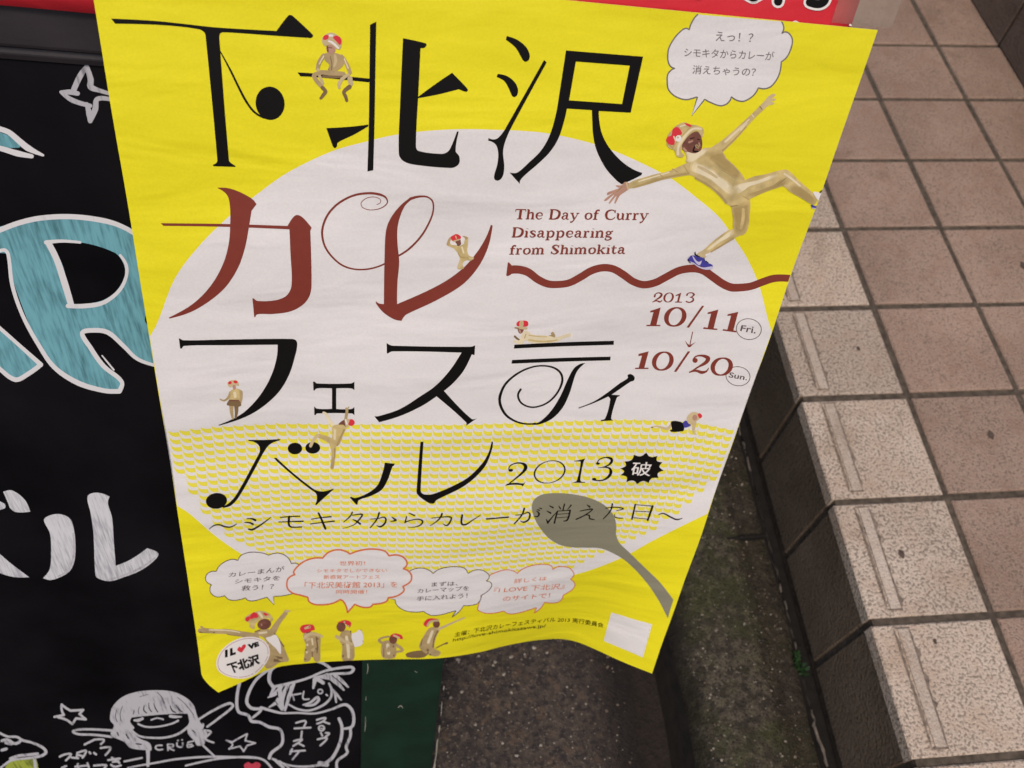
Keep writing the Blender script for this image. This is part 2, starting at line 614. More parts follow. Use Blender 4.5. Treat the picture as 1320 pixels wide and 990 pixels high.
# ------------------------------------------------------------------ the setting
GRAV = asphalt_mat()
GUT = gutter_mat()
DIRT = mat('wet black silt', (.0075, .006, .0048), .85, .5, 60, .5, 150)
TILE = tile_mat('paving tile', (.375, .270, .205), (.29, .203, .152), (.12, .080, .060), .46, 1.8)
TILE_EDGE = tile_mat('step edge tile', (.60, .50, .405), (.49, .395, .31), (.11, .082, .060), .485, 1.45)
GROUT = mat('dirty grout', (.080, .064, .048), .95, .45, 120, .5, 200)
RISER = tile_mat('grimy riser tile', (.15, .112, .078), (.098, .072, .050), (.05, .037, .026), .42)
WALLT = tile_mat('brown wall tile', (.16, .118, .092), (.115, .085, .067), (.05, .036, .028), .38)
STRIP = tile_mat('smooth tread strip', (.56, .475, .395), (.47, .39, .315), (.13, .098, .074), .375, 1.6)
GRIME = mat('black grime', (.19, .15, .118), .95, .4, 150)
MORTAR = mat('crumbled mortar', (.15, .125, .10), .95, .35, 120, .6, 260)

STEP = 0.16                      # height of the tiled step above the street
def ground_z(x, y):
    return 0.064 * max(0.0, -0.30 - x) ** 1.0 if x < -0.30 else 0.0

# street surface: one sheet out to the horizon, cambered up away from the gutter,
# stopping at the drain slot
def grid_sheet(name, xs, ys, zf, m):
    V = [(x, y, zf(x, y)) for y in ys for x in xs]
    n = len(xs)
    F = [(j*n + i, j*n + i + 1, (j+1)*n + i + 1, (j+1)*n + i) for j in range(len(ys) - 1) for i in range(n - 1)]
    return link_mesh(name, V, F, [m], smooth=True)

SLOT_L, SLOT_R = -0.240, -0.176
def street_z(x, y):
    z = 0.064 * min(max(0.0, -0.30 - x), 2.5)
    if -2 < x < 0 and -3 < y < 2:
        z += 0.0035 * mnoise.noise(Vector((x * 7, y * 7, 0))) + .0012 * mnoise.noise(Vector((x * 40, y * 40, 3)))
    if x > SLOT_L - .055: z -= 0.030 * ((x - SLOT_L + .055) / .055) ** 1.6
    return z
xs = [-60, -25, -10, -5, -3, -2] + [-2 + .05 * i for i in range(1, 24)] + [-.85 + .0153 * i for i in range(0, 40)] + [SLOT_L]
xs = sorted(x for x in set(round(x, 4) for x in xs) if x <= SLOT_L)
ys = sorted(set([-60, -25, -10, -5, -3] + [round(-2.4 + .05 * i, 4) for i in range(20)] + [round(-1.4 + .02 * i, 4) for i in range(40)] + [round(-.6 + .1 * i, 4) for i in range(20)] + [2, 4, 10, 25, 60]))
tag(grid_sheet('street', xs, ys, street_z, GRAV), kind='structure')
# ground under and beyond the step, same street level
g2 = link_mesh('ground', [(-60, -60, -.10), (60, -60, -.10), (60, 60, -.10), (-60, 60, -.10)], [(0, 1, 2, 3)], [GRAV])
tag(g2, kind='structure')

# drain slot between street and gutter, and the mossy concrete gutter
def gutter_prof(y):
    w = lambda k: mnoise.noise(Vector((k * 9.1, y * 6, 1))) * .004
    return [(SLOT_L - .002, -.034), (SLOT_L + .014 + w(1) * 1.5, -.15), (SLOT_R - .018, -.155), (SLOT_R - .002 + w(2) * 2.2, -.030 + w(3) * .3), (SLOT_R + .014 + w(2) * 2.2, -.009),
            (-.146 + w(6), .001), (-.11, .004), (-.085, .002), (-.066 + w(4), -.001), (-.058 + w(4), -.009), (-.04, -.010), (-.027 + w(5) * 1.4, -.006), (-.0235 + w(5) * 1.4, -.03), (-.016, -.03), (.01, -.03)]
ny = 150
V, F, I = [], [], []
rows = [-3 + i * (5.0 / (ny * 2)) for i in range(ny * 2 + 1)]
for y in rows:
    for x, z in gutter_prof(y):
        V.append((x, y, z + .0015 * mnoise.noise(Vector((x * 60, y * 60, 0)))))
n = len(gutter_prof(0))
for j in range(len(rows) - 1):
    for i in range(n - 1):
        F.append((j*n + i, j*n + i + 1, (j+1)*n + i + 1, (j+1)*n + i))
        I.append(1 if i < 3 or i >= 11 else 0)
tag(link_mesh('gutter', V, F, [GUT, DIRT], I, smooth=True), kind='structure')

# joints between the gutter blocks
for yj in (-.862, -1.462, -.262):
    v, f = box_vf((-.172, yj, -.02), (.145, .004, 0), (0, .0035, 0), (0, 0, .0215))
    tag(link_mesh('gutter_joint', v, f, [DIRT]), kind='structure')

# broken mortar line along the foot of the step
V, F = [], []
for j in range(260):
    y = -1.9 + j * .006
    k = mnoise.noise(Vector((3, y * 13, 5)))
    x = -.021 + .004 * mnoise.noise(Vector((1, y * 8, 2))) + .002 * mnoise.noise(Vector((1, y * 50, 2)))
    x += .0022 * mnoise.noise(Vector((4, y * 140, 2)))
    wd = max(0.0, -.0010 + .0085 * k + .0045 * mnoise.noise(Vector((9, y * 120, 2))))
    zz = -.004 + .002 * mnoise.noise(Vector((1, y * 60, 9)))
    if -1.06 < y < -.99: wd *= .4
    V += [(x - wd, y, zz - .006), (x, y, zz), (x + wd, y, zz - .006)]
for j in range(259):
    F += [(3*j, 3*j + 1, 3*j + 4, 3*j + 3), (3*j + 1, 3*j + 2, 3*j + 5, 3*j + 4)]
tag(link_mesh('mortar_line', V, F, [MORTAR], smooth=True), kind='structure')

# tiled step: grout bed, treads with real joints, edge tiles with an anti-slip strip, riser tiles
XJ = [0.0, 0.1455, 0.300, 0.4555, 0.610]
YP = 0.147                       # tile length along the step, joint included
J = 0.0084
WALL_X = 0.572
bed_v, bed_f = box_vf((0.0035, -3, -.10), (1.6, 0, 0), (0, 5, 0), (0, 0, STEP - .0035 + .10))
step_bed = link_mesh('pavement', bed_v, bed_f, [GROUT])
tag(step_bed, kind='structure')

def slab(V, F, T, x0, x1, y0, y1, z0, z1, tone, r=.0018):
    """tile with softened arrises"""
    b = len(V)
    for z, i in ((z0, 0), (z1 - r, 0), (z1, r)):
        V += [(x0 + i, y0 + i, z), (x1 - i, y0 + i, z), (x1 - i, y1 - i, z), (x0 + i, y1 - i, z)]
    for k in (0, 4):
        for a in range(4):
            c = (a + 1) % 4
            F.append((b + k + a, b + k + c, b + k + 4 + c, b + k + 4 + a))
    F.append((b + 8, b + 9, b + 10, b + 11))
    T += [tone] * 12
def tiles(name, spec, m):
    V, F, T = [], [], []
    for s in spec: slab(V, F, T, *s)
    o = link_mesh(name, V, F, [m])
    a = o.data.attributes.new('tone', 'FLOAT', 'POINT')
    for i, t in enumerate(T): a.data[i].value = t
    tag(o, kind='structure')
    return o
rnd = random.Random(3)
treads, edges = [], []
K0, K1 = -13, 8
for k in range(K0, K1):
    y1, y0 = k * YP - J / 2, (k - 1) * YP + J / 2
    for c in range(4):
        jx = rnd.uniform(-.0008, .0008); jz = rnd.uniform(-.0006, .0006)
        x0 = XJ[c] + (J / 2 if c else -.0005); x1 = XJ[c + 1] - J / 2
        (edges if c == 0 else treads).append((x0 + (jx if c else 0), x1 + jx, y0 + rnd.uniform(-.0007, .0007), y1 + rnd.uniform(-.0007, .0007), STEP - .02, STEP + jz, rnd.uniform(.86, 1.1)))
tiles('pavement_tiles', treads, TILE)
tiles('pavement_edge_tiles', edges, TILE_EDGE)

# anti-slip strips: a smooth raised strip between two grime-filled grooves
V, F, gV, gF = [], [], [], []
for k in range(K0, K1):
    y0, y1 = (k - 1) * YP + J / 2 + .009, k * YP - J / 2 - .006
    xa, xb = .0275, .0395
    v, f = box_vf((xa, y0, STEP - .002), (xb - xa, 0, 0), (0, y1 - y0, 0), (0, 0, .0036))
    b = len(V); V += v; F += [tuple(i + b for i in q) for q in f]
    for gx, wmax, rag in ((.0228, .0032, .0012), (.0405, .0020, .0048)):
        b = len(gV); N = 26
        for i in range(N + 1):
            y = y0 + (y1 - y0) * i / N
            s1 = rnd.random(); s2 = rnd.random()
            fade = min(1, i / 2, (N - i) / 2)
            gV += [(gx - rag * .25 * s1 * fade, y, STEP + .0012), (gx + (wmax * (.5 + .5 * s2) + rag * max(0, s1 - .55) * 2) * max(.2, fade), y, STEP + .0012)]
        gF += [(b + 2*i, b + 2*i + 1, b + 2*i + 3, b + 2*i + 2) for i in range(N)]
    for gy in (y0 - .0022, y1 + .0002):
        b = len(gV)
        gV += [(xa - .003, gy, STEP + .0012), (xb + .002, gy, STEP + .0012), (xb + .002, gy + .0018, STEP + .0012), (xa - .003, gy + .0018, STEP + .0012)]
        gF.append((b, b + 1, b + 2, b + 3))
o = link_mesh('tread_strips', V, F, [STRIP])
a = o.data.attributes.new('tone', 'FLOAT', 'POINT')
for i in range(len(V)): a.data[i].value = .97
tag(o, kind='structure')
tag(link_mesh('tread_grooves', gV, gF, [GRIME]), kind='structure')

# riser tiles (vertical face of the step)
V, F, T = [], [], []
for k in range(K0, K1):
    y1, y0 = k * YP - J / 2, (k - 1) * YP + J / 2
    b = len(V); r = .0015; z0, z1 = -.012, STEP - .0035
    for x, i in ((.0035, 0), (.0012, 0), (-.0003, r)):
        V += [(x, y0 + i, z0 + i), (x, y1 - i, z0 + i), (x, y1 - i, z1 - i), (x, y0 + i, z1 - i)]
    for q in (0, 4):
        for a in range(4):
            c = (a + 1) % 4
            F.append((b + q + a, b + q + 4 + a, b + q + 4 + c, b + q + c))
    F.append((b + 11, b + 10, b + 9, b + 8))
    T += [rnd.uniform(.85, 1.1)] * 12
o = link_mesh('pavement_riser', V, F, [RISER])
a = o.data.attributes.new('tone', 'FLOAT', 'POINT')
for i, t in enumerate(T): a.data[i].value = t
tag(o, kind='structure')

# tiled wall along the back of the step
wall = empty('tiled_wall', (WALL_X + .15, 1.0, STEP))
tag(wall, 'low brown tiled wall rising at the back of the paved step', 'wall')
v, f = box_vf((WALL_X + .004, -.45, STEP - .02), (.26, 0, 0), (0, 2.6, 0), (0, 0, .325))
link_mesh('wall_core', v, f, [GROUT], parent=wall)
V, F, T = [], [], []
for r_ in range(2):
    for k in range(-3, 15):
        z0, z1 = STEP + .002 + r_ * .152, STEP + .002 + r_ * .152 + .147
        y0, y1 = k * .15 + .003 + .0, k * .15 + .147
        b = len(V); r = .0018
        for x, i in ((WALL_X + .004, 0), (WALL_X + .0015, 0), (WALL_X, r)):
            V += [(x, y0 + i, z0 + i), (x, y1 - i, z0 + i), (x, y1 - i, z1 - i), (x, y0 + i, z1 - i)]
        for q in (0, 4):
            for a_ in range(4):
                c = (a_ + 1) % 4
                F.append((b + q + a_, b + q + 4 + a_, b + q + 4 + c, b + q + c))
        F.append((b + 11, b + 10, b + 9, b + 8))
        T += [rnd.uniform(.88, 1.1)] * 12
o = link_mesh('wall_tiles', V, F, [WALLT], parent=wall)
a = o.data.attributes.new('tone', 'FLOAT', 'POINT')
for i, t in enumerate(T): a.data[i].value = t

# loose grit on the street and in the gutter (nobody could count it)
GRITS = [mat('pale grit', (.30, .265, .215), .9, .3, 300), mat('brown grit', (.13, .098, .07), .9, .3, 300), mat('dark grit', (.035, .03, .027), .9, .3, 300)]
V, F, I = [], [], []
def grit(x, y, z, r, k):
    b = len(V)
    q = [Vector((rnd.uniform(-1, 1), rnd.uniform(-1, 1), rnd.uniform(-.5, .9))).normalized() for _ in range(3)]
    ring = []
    for i in range(5):
        a = i * 1.2566 + rnd.uniform(-.3, .3)
        ring.append(Vector((math.cos(a) * rnd.uniform(.7, 1.3), math.sin(a) * rnd.uniform(.6, 1.1), rnd.uniform(-.1, .25))))
    ca, sa = math.cos(rnd.uniform(0, 6.28)), math.sin(rnd.uniform(0, 6.28))
    pts = ring + [Vector((rnd.uniform(-.3, .3), rnd.uniform(-.3, .3), rnd.uniform(.5, .9)))]
    V.extend([(x + p.x * r, y + p.y * r, z + p.z * r) for p in pts])
    F.extend([(b + i, b + (i + 1) % 5, b + 5) for i in range(5)])
    I.extend([k] * 5)
for _ in range(2600):
    x, y = rnd.uniform(-.78, SLOT_L - .01), rnd.uniform(-1.3, -.75)
    grit(x, y, street_z(x, y), .0008 + .0022 * rnd.random() ** 4, rnd.choices((0, 1, 2), (3, 5, 3))[0])
for _ in range(1500):
    x, y = rnd.uniform(SLOT_R + .012, -.03), rnd.uniform(-1.3, -.70)
    z = -.009 if x > -.06 else .001
    grit(x, y, z, .0006 + .0014 * rnd.random() ** 3, rnd.choices((0, 1, 2), (3, 3, 4))[0])
for x, y, r in ((-.478, -.915, .0048), (-.424, -.985, .0052), (-.452, -.930, .003), (-.40, -1.02, .003), (-.36, -.99, .0028), (-.455, -1.0, .003)):
    grit(x, y, street_z(x, y), r, 0)
tag(link_mesh('grit', V, F, GRITS, I), kind='stuff')

# old spots trodden into the paving
SPOT = mat('trodden stain', (.085, .062, .046), .8, .35, 300)
for x, y, r in ((.062, -.952, .0042), (.066, -1.055, .0026), (.235, -.80, .005), (.40, -.52, .006), (.10, -.66, .003)):
    n_ = 14
    V = [(x, y, STEP + .0018)] + [(x + r * (.8 + .4 * rnd.random()) * math.cos(i * 6.283 / n_) * .8, y + r * (.8 + .5 * rnd.random()) * math.sin(i * 6.283 / n_) * 1.2, STEP + .0014) for i in range(n_)]
    tag(link_mesh('stain', V, [(0, 1 + i, 1 + (i + 1) % n_) for i in range(n_)], [SPOT]), kind='structure')

# small weed in the crack at the foot of the step
LEAF = mat('weed leaf', (.012, .036, .008), .6, .35, 200)
weed = empty('weed', (-.024, -1.03, -.006))
tag(weed, 'tiny green weed growing from the crack at the foot of the step', 'weed')
V, F = [], []
for i in range(46):
    b = len(V)
    a_ = rnd.uniform(0, 6.28); L = rnd.uniform(.005, .011); t = rnd.uniform(.3, 1.2)
    o_ = Vector((-.024 + rnd.uniform(-.004, .005), -1.03 + rnd.uniform(-.013, .013), -.012 + rnd.uniform(0, .010)))
    dr = Vector((math.cos(a_) * math.cos(t), math.sin(a_) * math.cos(t), math.sin(t)))
    sd = dr.cross(Vector((0, 0, 1))).normalized() * L * .28
    V += [o_, o_ + dr * L * .5 + sd, o_ + dr * L, o_ + dr * L * .5 - sd]
    F.append((b, b + 1, b + 2, b + 3))
link_mesh('foliage', V, F, [LEAF], parent=weed)

# ------------------------------------------------------------------ the poster
poster = empty('poster', P0 + PU * PW / 2 + PV * PH)
tag(poster, 'bright yellow festival poster with large black and red lettering over a white disc', 'poster')
nu, nv = 140, 203
V = [POSTER.at(PW * i / nu, PH * j / nv, 0) for j in range(nv + 1) for i in range(nu + 1)]
# true corners and edges (the clamp in at() keeps printing inside the sheet)
for j in range(nv + 1):
    for i in range(nu + 1):
        u, v = PW * i / nu, PH * j / nv
        V[j * (nu + 1) + i] = sheet_point(u, v)
n1 = nu + 1
nb = len(V)
V += [q - PN * .00022 for q in V]
F = []
for j in range(nv):
    for i in range(nu):
        a = j * n1 + i
        F.append((a, a + n1, a + n1 + 1, a + 1)); F.append((nb + a, nb + a + 1, nb + a + n1 + 1, nb + a + n1))
rim = [i for i in range(nu)] + [j * n1 + nu for j in range(nv)] + [nv * n1 + i for i in range(nu, 0, -1)] + [j * n1 for j in range(nv, 0, -1)]
rb_ = len(V)
V += [V[k] for k in rim] + [V[nb + k] for k in rim]
nr = len(rim)
for i in range(nr):
    j = (i + 1) % nr
    F.append((rb_ + i, rb_ + j, rb_ + nr + j, rb_ + nr + i))
I = [1 if (k % 2 or k >= 2 * nu * nv) else 0 for k in range(len(F))]
link_mesh('sheet', V, F, [YELLOW, WHITE], I, poster, smooth=True)

# white disc
A = Art(POSTER, 1)
disc = [(370,223),(428,195),(474,182),(503,175),(537,170),(578,167),(612,166.5),(644,167.5),(662,168),(707,172),(764,185),(800,198),(845,219),(868,232),(898,255),(927,280),(945,305),(964,334.5),(979,369.5),(990,412),(997,434,1),(912,662,1),(845,695),(799,720),(740,741),(640,760),(520,763),(400,747),(345,731),(308,712),(274,688),(240,659),(212,646,1),(172,440,1),(195,431),(225,360),(255,319),(294,280),(328,253)]
A.poly(disc, WHITE)
A.build('white_disc', poster)

# pale yellow sea pattern: rows of little crescents in straight columns
region = spline([(213,557,1),(268,550),(359,545),(488,546),(579,547),(647,545),(711,542),(802,540),(847,541),(893,545),(930,552),(942,557,1),(931,594.5),(913,626),(879,656),(833,688),(799,702.5),(749,726),(690,742),(600,752),(500,752),(420,740),(372,727),(335,712),(315,704),(295,690),(270,667),(243,633),(225,599)])
reg = [POSTER.uv(*p) for p in region]
A = Art(POSTER, 2)
mi = A.mi(WAVE_Y)
top_edge = [POSTER.uv(x, y) for x, y in [(205,557.5),(268,550),(359,545),(488,546),(579,547),(647,545),(711,542),(802,540),(847,541),(893,544.5),(945,555)]]
cp, rp = 0.00742, 0.00705
cres = [(-.01,-.44),(.10,-.12),(.26,.08),(.52,.16),(1.02,.09),(1.02,.68),(.60,.745),(.30,.60),(.10,.34)]
i = 0
while i * cp < PW:
    u0 = i * cp + .0019
    for k in range(len(top_edge) - 1):
        if top_edge[k][0] <= u0 <= top_edge[k + 1][0]:
            t = (u0 - top_edge[k][0]) / (top_edge[k + 1][0] - top_edge[k][0])
            vt = top_edge[k][1] + t * (top_edge[k + 1][1] - top_edge[k][1])
            break
    else:
        i += 1
        continue
    j = 0
    while True:
        v0 = vt + j * rp * (1 + .0012 * j)
        if v0 > .50: break
        uc, vc = u0 + cp / 2, v0 + rp * .4
        if winding(uc, vc, reg):
            pts = []
            for x, y in cres:
                if j == 0: y = max(y, 0.0)
                pts.append((u0 + x * cp * .97, v0 + y * rp))
            b = len(A.V)
            for q in pts: A.V.append(POSTER.at(*q, A.h))
            A.F += [(b, b + 8, b + 1), (b + 1, b + 8, b + 7, b + 2), (b + 2, b + 7, b + 6, b + 3), (b + 3, b + 6, b + 5, b + 4)]
            A.I += [mi] * 4
        j += 1
    i += 1
A.build('sea_pattern', poster)

# spoon
A = Art(POSTER, 3, (640, 540, 4.4))
A.poly([(200,495),(215,455),(260,428),(330,420),(420,425),(520,445),(600,480),(645,520),(670,560),(680,610),(678,655),(698,703),(748,752),(838,840),(928,928),(1003,1025,1),(971,1130,1),(908,1010),(828,900),(738,810),(668,765),(590,734),(500,730),(420,727),(350,710),(290,670),(235,600),(207,540)], SPOON)
A.build('spoon_print', poster)

# ---- title characters
def char(pieces, m, layer=5):
    A = Art(POSTER, layer)
    for z, kind, *a in pieces:
        A.at(*z)
        if kind == 'p': A.poly(a[0], m, a[1] if len(a) > 1 else ())
        elif kind == 's': A.stroke(a[0], m)
        else: A.ell(*a[0][:4], m, *a[0][4:])
    A.build('title_character', poster)
Z1 = (120, 0, 4.4)
char([(Z1,'p',[(103,105,1),(350,118),(560,140),(700,155),(1040,175,1),(1105,90),(1118,84),(1135,92),(1245,195),(1248,205),(1235,215,1),(1050,203),(740,182),(720,190),(716,215),(770,905),(778,920),(808,940,1),(806,946,1),(682,942,1),(680,934,1),(700,922),(705,905),(640,220),(632,185),(600,165),(400,142),(125,133,1)]),
      (Z1,'s',[(722,292,6),(780,400,11),(860,560,13),(910,630,12),(960,663,11),(1010,674,8)]),
      (Z1,'e',(1004,585,82,95,-8))], BLACK)
Z2 = (360, 0, 4.4)
char([(Z2,'p',[(515,140,1),(550,122,1),(545,400),(540,700),(533,965,1),(500,972,1),(508,700),(512,400)]),
      (Z2,'p',[(103,410,1),(190,415),(512,445,1),(510,466,1),(200,436),(120,432,1)]),
      (Z2,'p',[(267,726,1),(400,718),(505,706,1),(505,715,1),(425,762),(332,808),(326,830),(315,839),(303,828,1)]),
      (Z2,'p',[(702,216,1),(830,245),(835,255),(822,270),(801,272,1),(790,500),(775,830),(790,855),(920,872),(955,860),(975,830),(1008,745,1),(1018,745,1),(1000,855),(1020,885),(1022,920),(1005,942),(970,952),(760,932),(700,910),(678,870),(685,600)]),
      (Z2,'p',[(788,548,1),(880,480),(980,412,1),(1065,500),(1069,512),(1060,520),(1018,505,1),(900,535),(786,556,1)])], BLACK)
Z3 = (600, 20, 4.5)
char([(Z3,'p',[(240,118,1),(300,140),(350,180),(372,225),(368,255),(350,267),(335,260),(320,235),(290,185),(234,140,1)]),
      (Z3,'p',[(187,338,1),(240,350),(285,385),(304,425),(300,460),(284,472),(270,465),(250,420),(225,380),(181,356,1)]),
      (Z3,'p',[(456,257,1),(471,271,1),(270,640),(238,710),(222,760),(218,800),(225,870),(220,920),(205,948),(183,957),(168,948),(167,925),(185,860),(190,800),(180,755),(160,735),(132,725,1),(133,710,1),(160,718),(185,712),(215,680),(240,640)]),
      (Z3,'p',[(583,202,1),(1030,238,1),(958,563,1),(773,553,1),(775,600),(790,680),(830,760),(900,840),(970,890),(1025,912,1),(1020,925,1),(960,955),(905,978,1),(870,950),(810,880),(760,780),(740,690),(735,600),(733,548,1),(588,539,1),(575,600),(540,710),(490,790),(420,860),(350,920),(318,955),(315,976,1),(256,910,1),(300,910),(370,850),(440,780),(490,690),(525,570),(545,450)],
       [[(640,266,1),(953,290,1),(908,513,1),(601,491,1)]])], BLACK)
Z4 = (180, 210, 4.4)
char([(Z4,'p',[(440,140,1),(500,142),(570,165),(640,205),(663,233,1),(635,270,1),(622,350),(600,470),(560,590),(490,700),(400,780),(290,845),(170,882,1),(165,877,1),(300,800),(400,700),(470,580),(505,460),(514,340),(512,240),(495,180)]),
      (Z4,'p',[(120,341,1),(510,346),(845,357,1),(850,376,1),(500,362),(135,356,1)]),
      (Z4,'p',[(838,358,1),(895,294),(975,366,1),(968,385,1),(975,690),(965,750),(930,800),(860,840),(760,856),(668,858),(655,876,1),(650,872,1),(640,768,1),(648,768,1),(670,782),(770,778),(835,750),(862,690),(855,500),(850,378,1)])], REDINK)
Z5 = (380, 210, 4.4)
char([(Z5,'s',[(465,235,3.5),(485,225,3.5),(485,207,3.5),(455,193,3.5),(410,198,4),(377,225,4),(385,252,4),(430,266,4),(490,255,5),(525,225,6),(515,195,10),(480,178,14),(420,171,13),(340,182,12),(260,220,12),(200,275,12),(165,340,12),(155,400,12),(170,470,11),(210,530,10),(270,580,10),(340,602,9),(410,602,9),(470,588,9),(512,570,9)]),
      (Z5,'s',[(585,528,10),(650,485,11),(720,410,11),(770,320,10),(786,260,9),(780,215,9),(750,192,9),(705,190,12),(655,203,16)]),
      (Z5,'p',[(660,192,1),(600,240),(545,310),(518,380),(510,500),(505,800,1),(475,795),(460,783,1),(462,798),(500,845),(560,885),(605,895,1),(625,865),(650,850),(800,780),(950,690),(1040,590),(1095,480),(1122,355,1),(1112,350,1),(1085,420),(1030,510),(950,600),(820,690),(580,800,1),(582,680),(592,560),(582,450),(585,350),(620,250),(665,205,1)])], REDINK)
Z6 = (200, 410, 4.4)
char([(Z6,'p',[(135,115,1),(142,115,1),(160,125),(400,121),(770,117),(798,125),(806,150),(795,210),(760,320),(700,420),(600,510),(500,565),(365,609,1),(358,606,1),(480,550),(560,480),(620,400),(665,310),(690,220),(695,150,1),(400,153),(165,157),(152,172,1),(142,172,1)])], BLACK)
char([(Z6,'p',[(896,360,1),(905,360,1),(920,370),(1110,370),(1130,360,1),(1130,408,1),(1112,398),(1027,398,1),(1027,515,1),(1112,515),(1130,503,1),(1130,550,1),(1115,540),(920,540),(910,549,1),(903,549,1),(902,500,1),(920,513),(1003,514,1),(1003,398,1),(918,398),(904,410,1),(898,410,1)])], BLACK)
Z7 = (420, 410, 4.4)
char([(Z7,'p',[(345,140,1),(360,150),(380,156),(820,162),(847,153,1),(843,210,1),(828,205,1),(780,300),(720,370),(670,412,1),(825,570),(857,568,1),(795,610,1),(795,590),(628,443,1),(540,500),(420,555),(303,590,1),(275,556,1),(300,555),(420,515),(540,440),(620,385),(700,300),(770,195,1),(380,188),(352,200,1),(346,198,1)])], BLACK)
Z8 = (620, 390, 4.4)
char([(Z8,'p',[(190,238,1),(480,224),(754,216,1),(752,239,1),(480,247),(186,260,1)]), (Z8,'p',[(176,325,1),(450,313),(735,306,1),(733,327,1),(450,335),(173,346,1)]),
      (Z8,'s',[(225,492,12),(210,525,12),(225,565,11),(270,590,9),(320,590,9),(380,565,10),(430,515,11),(460,450,13),(455,405,13),(420,372,11),(360,358,9),(290,365,9),(210,400,11),(140,460,13),(108,530,16),(110,580,16),(140,635,14),(190,670,11),(250,687,9),(310,685,9)]),
      (Z8,'p',[(592,342,1),(555,375),(535,410),(500,520),(460,600),(400,660),(330,690),(285,692,1),(340,670),(400,610),(450,530),(490,440),(525,375),(560,348)])], BLACK)
char([(Z8,'p',[(552,595,1),(640,560),(710,515),(790,455),(832,428),(832,410),(850,405),(870,420),(868,440),(845,450),(780,495),(740,522,1),(787,524,1),(785,530,1),(770,540),(738,655),(750,668,1),(680,672,1),(680,665,1),(705,655),(733,550),(722,532,1),(650,565),(555,600,1)])], BLACK)
Z9 = (240, 540, 4.4)
char([(Z9,'p',[(352,118,1),(450,118),(535,113,1),(530,121,1),(480,140),(448,175),(380,300),(300,440),(255,490),(210,504,1),(205,498,1),(250,470),(290,420),(400,220),(418,180),(412,150),(385,130),(353,124,1)]),
      (Z9,'e',(172,464,60,45,-6)), (Z9,'e',(617,167,41,33)), (Z9,'e',(718,163,42,33)),
      (Z9,'p',[(497,220,1),(512,220,1),(600,300),(700,380),(740,405),(780,410),(836,394,1),(835,400,1),(790,440),(738,488,1),(732,485,1),(742,450),(735,420),(700,395),(600,315),(515,240)])], BLACK)
Z10 = (440, 540, 4.4)
char([(Z10,'p',[(247,247,1),(304,253,1),(298,265,1),(290,270),(265,340),(230,400),(170,435),(100,460),(92,485,1),(84,485,1),(48,445,1),(55,440,1),(80,447),(150,420),(205,375),(235,300)]),
      (Z10,'p',[(449,128,1),(466,128,1),(450,400),(455,418),(475,428),(520,425),(620,385),(720,330),(800,250),(835,190),(852,128,1),(860,128,1),(855,170),(820,260),(760,330),(680,390),(540,460),(525,478),(505,479),(470,460),(430,425),(427,400)])], BLACK)

# ---- black 2013 and the starburst
Z11 = (640, 575, 5.739)
A = Art(POSTER, 5, Z11)
A.ell(106, 178, 17, 11, BLACK, -10)
A.stroke([(92,182,7),(97,150,8),(137,127,9),(185,126,12),(213,143,26),(214,165,26),(190,197,16),(140,240,11),(78,288,6)], BLACK)
A.poly([(65,293,1),(80,278),(150,270),(195,275),(215,262,1),(195,298,1),(180,288),(110,286)], BLACK)
A.ring(393, 190, 114, 80, BLACK, 12, 5, .12, -10)
A.poly([(575,107,1),(610,103),(655,91,1),(640,130),(620,240),(625,260),(655,264,1),(655,270,1),(555,271,1),(590,259),(600,235),(622,116),(600,113),(575,112,1)], BLACK)
A.ell(750, 128, 14, 9, BLACK)
A.stroke([(743,124,8),(765,96,7),(810,83,9),(848,93,20),(852,112,20),(830,138,12),(790,154,6),(752,160,4)], BLACK)
A.stroke([(785,156,5),(835,163,14),(846,190,24),(832,222,20),(790,250,11),(745,254,8),(718,246,14)], BLACK)
A.ell(722, 244, 16, 10, BLACK)
A.build('year_lettering', poster)
A = Art(POSTER, 5, Z11)
tips = [(915,165),(948,113),(1017,63),(1108,47),(1190,72),(1228,118),(1237,180),(1198,235),(1125,272),(1040,281),(960,265),(918,215)]
pts = []
for i, t in enumerate(tips):
    q = tips[(i + 1) % len(tips)]
    mx_, my_ = (t[0] + q[0]) / 2, (t[1] + q[1]) / 2
    pts += [(t[0], t[1], 1), (mx_ + (1077 - mx_) * .17, my_ + (168 - my_) * .17)]
A.poly(pts, BLACK)
b_ = A.build('starburst', poster)
A = Art(POSTER, 6.5, Z11)
A.text('破', [(988,215),(1135,222)], [(1008,115),(1155,118)], WHITEPRINT, .006)
A.build('starburst_lettering', b_)

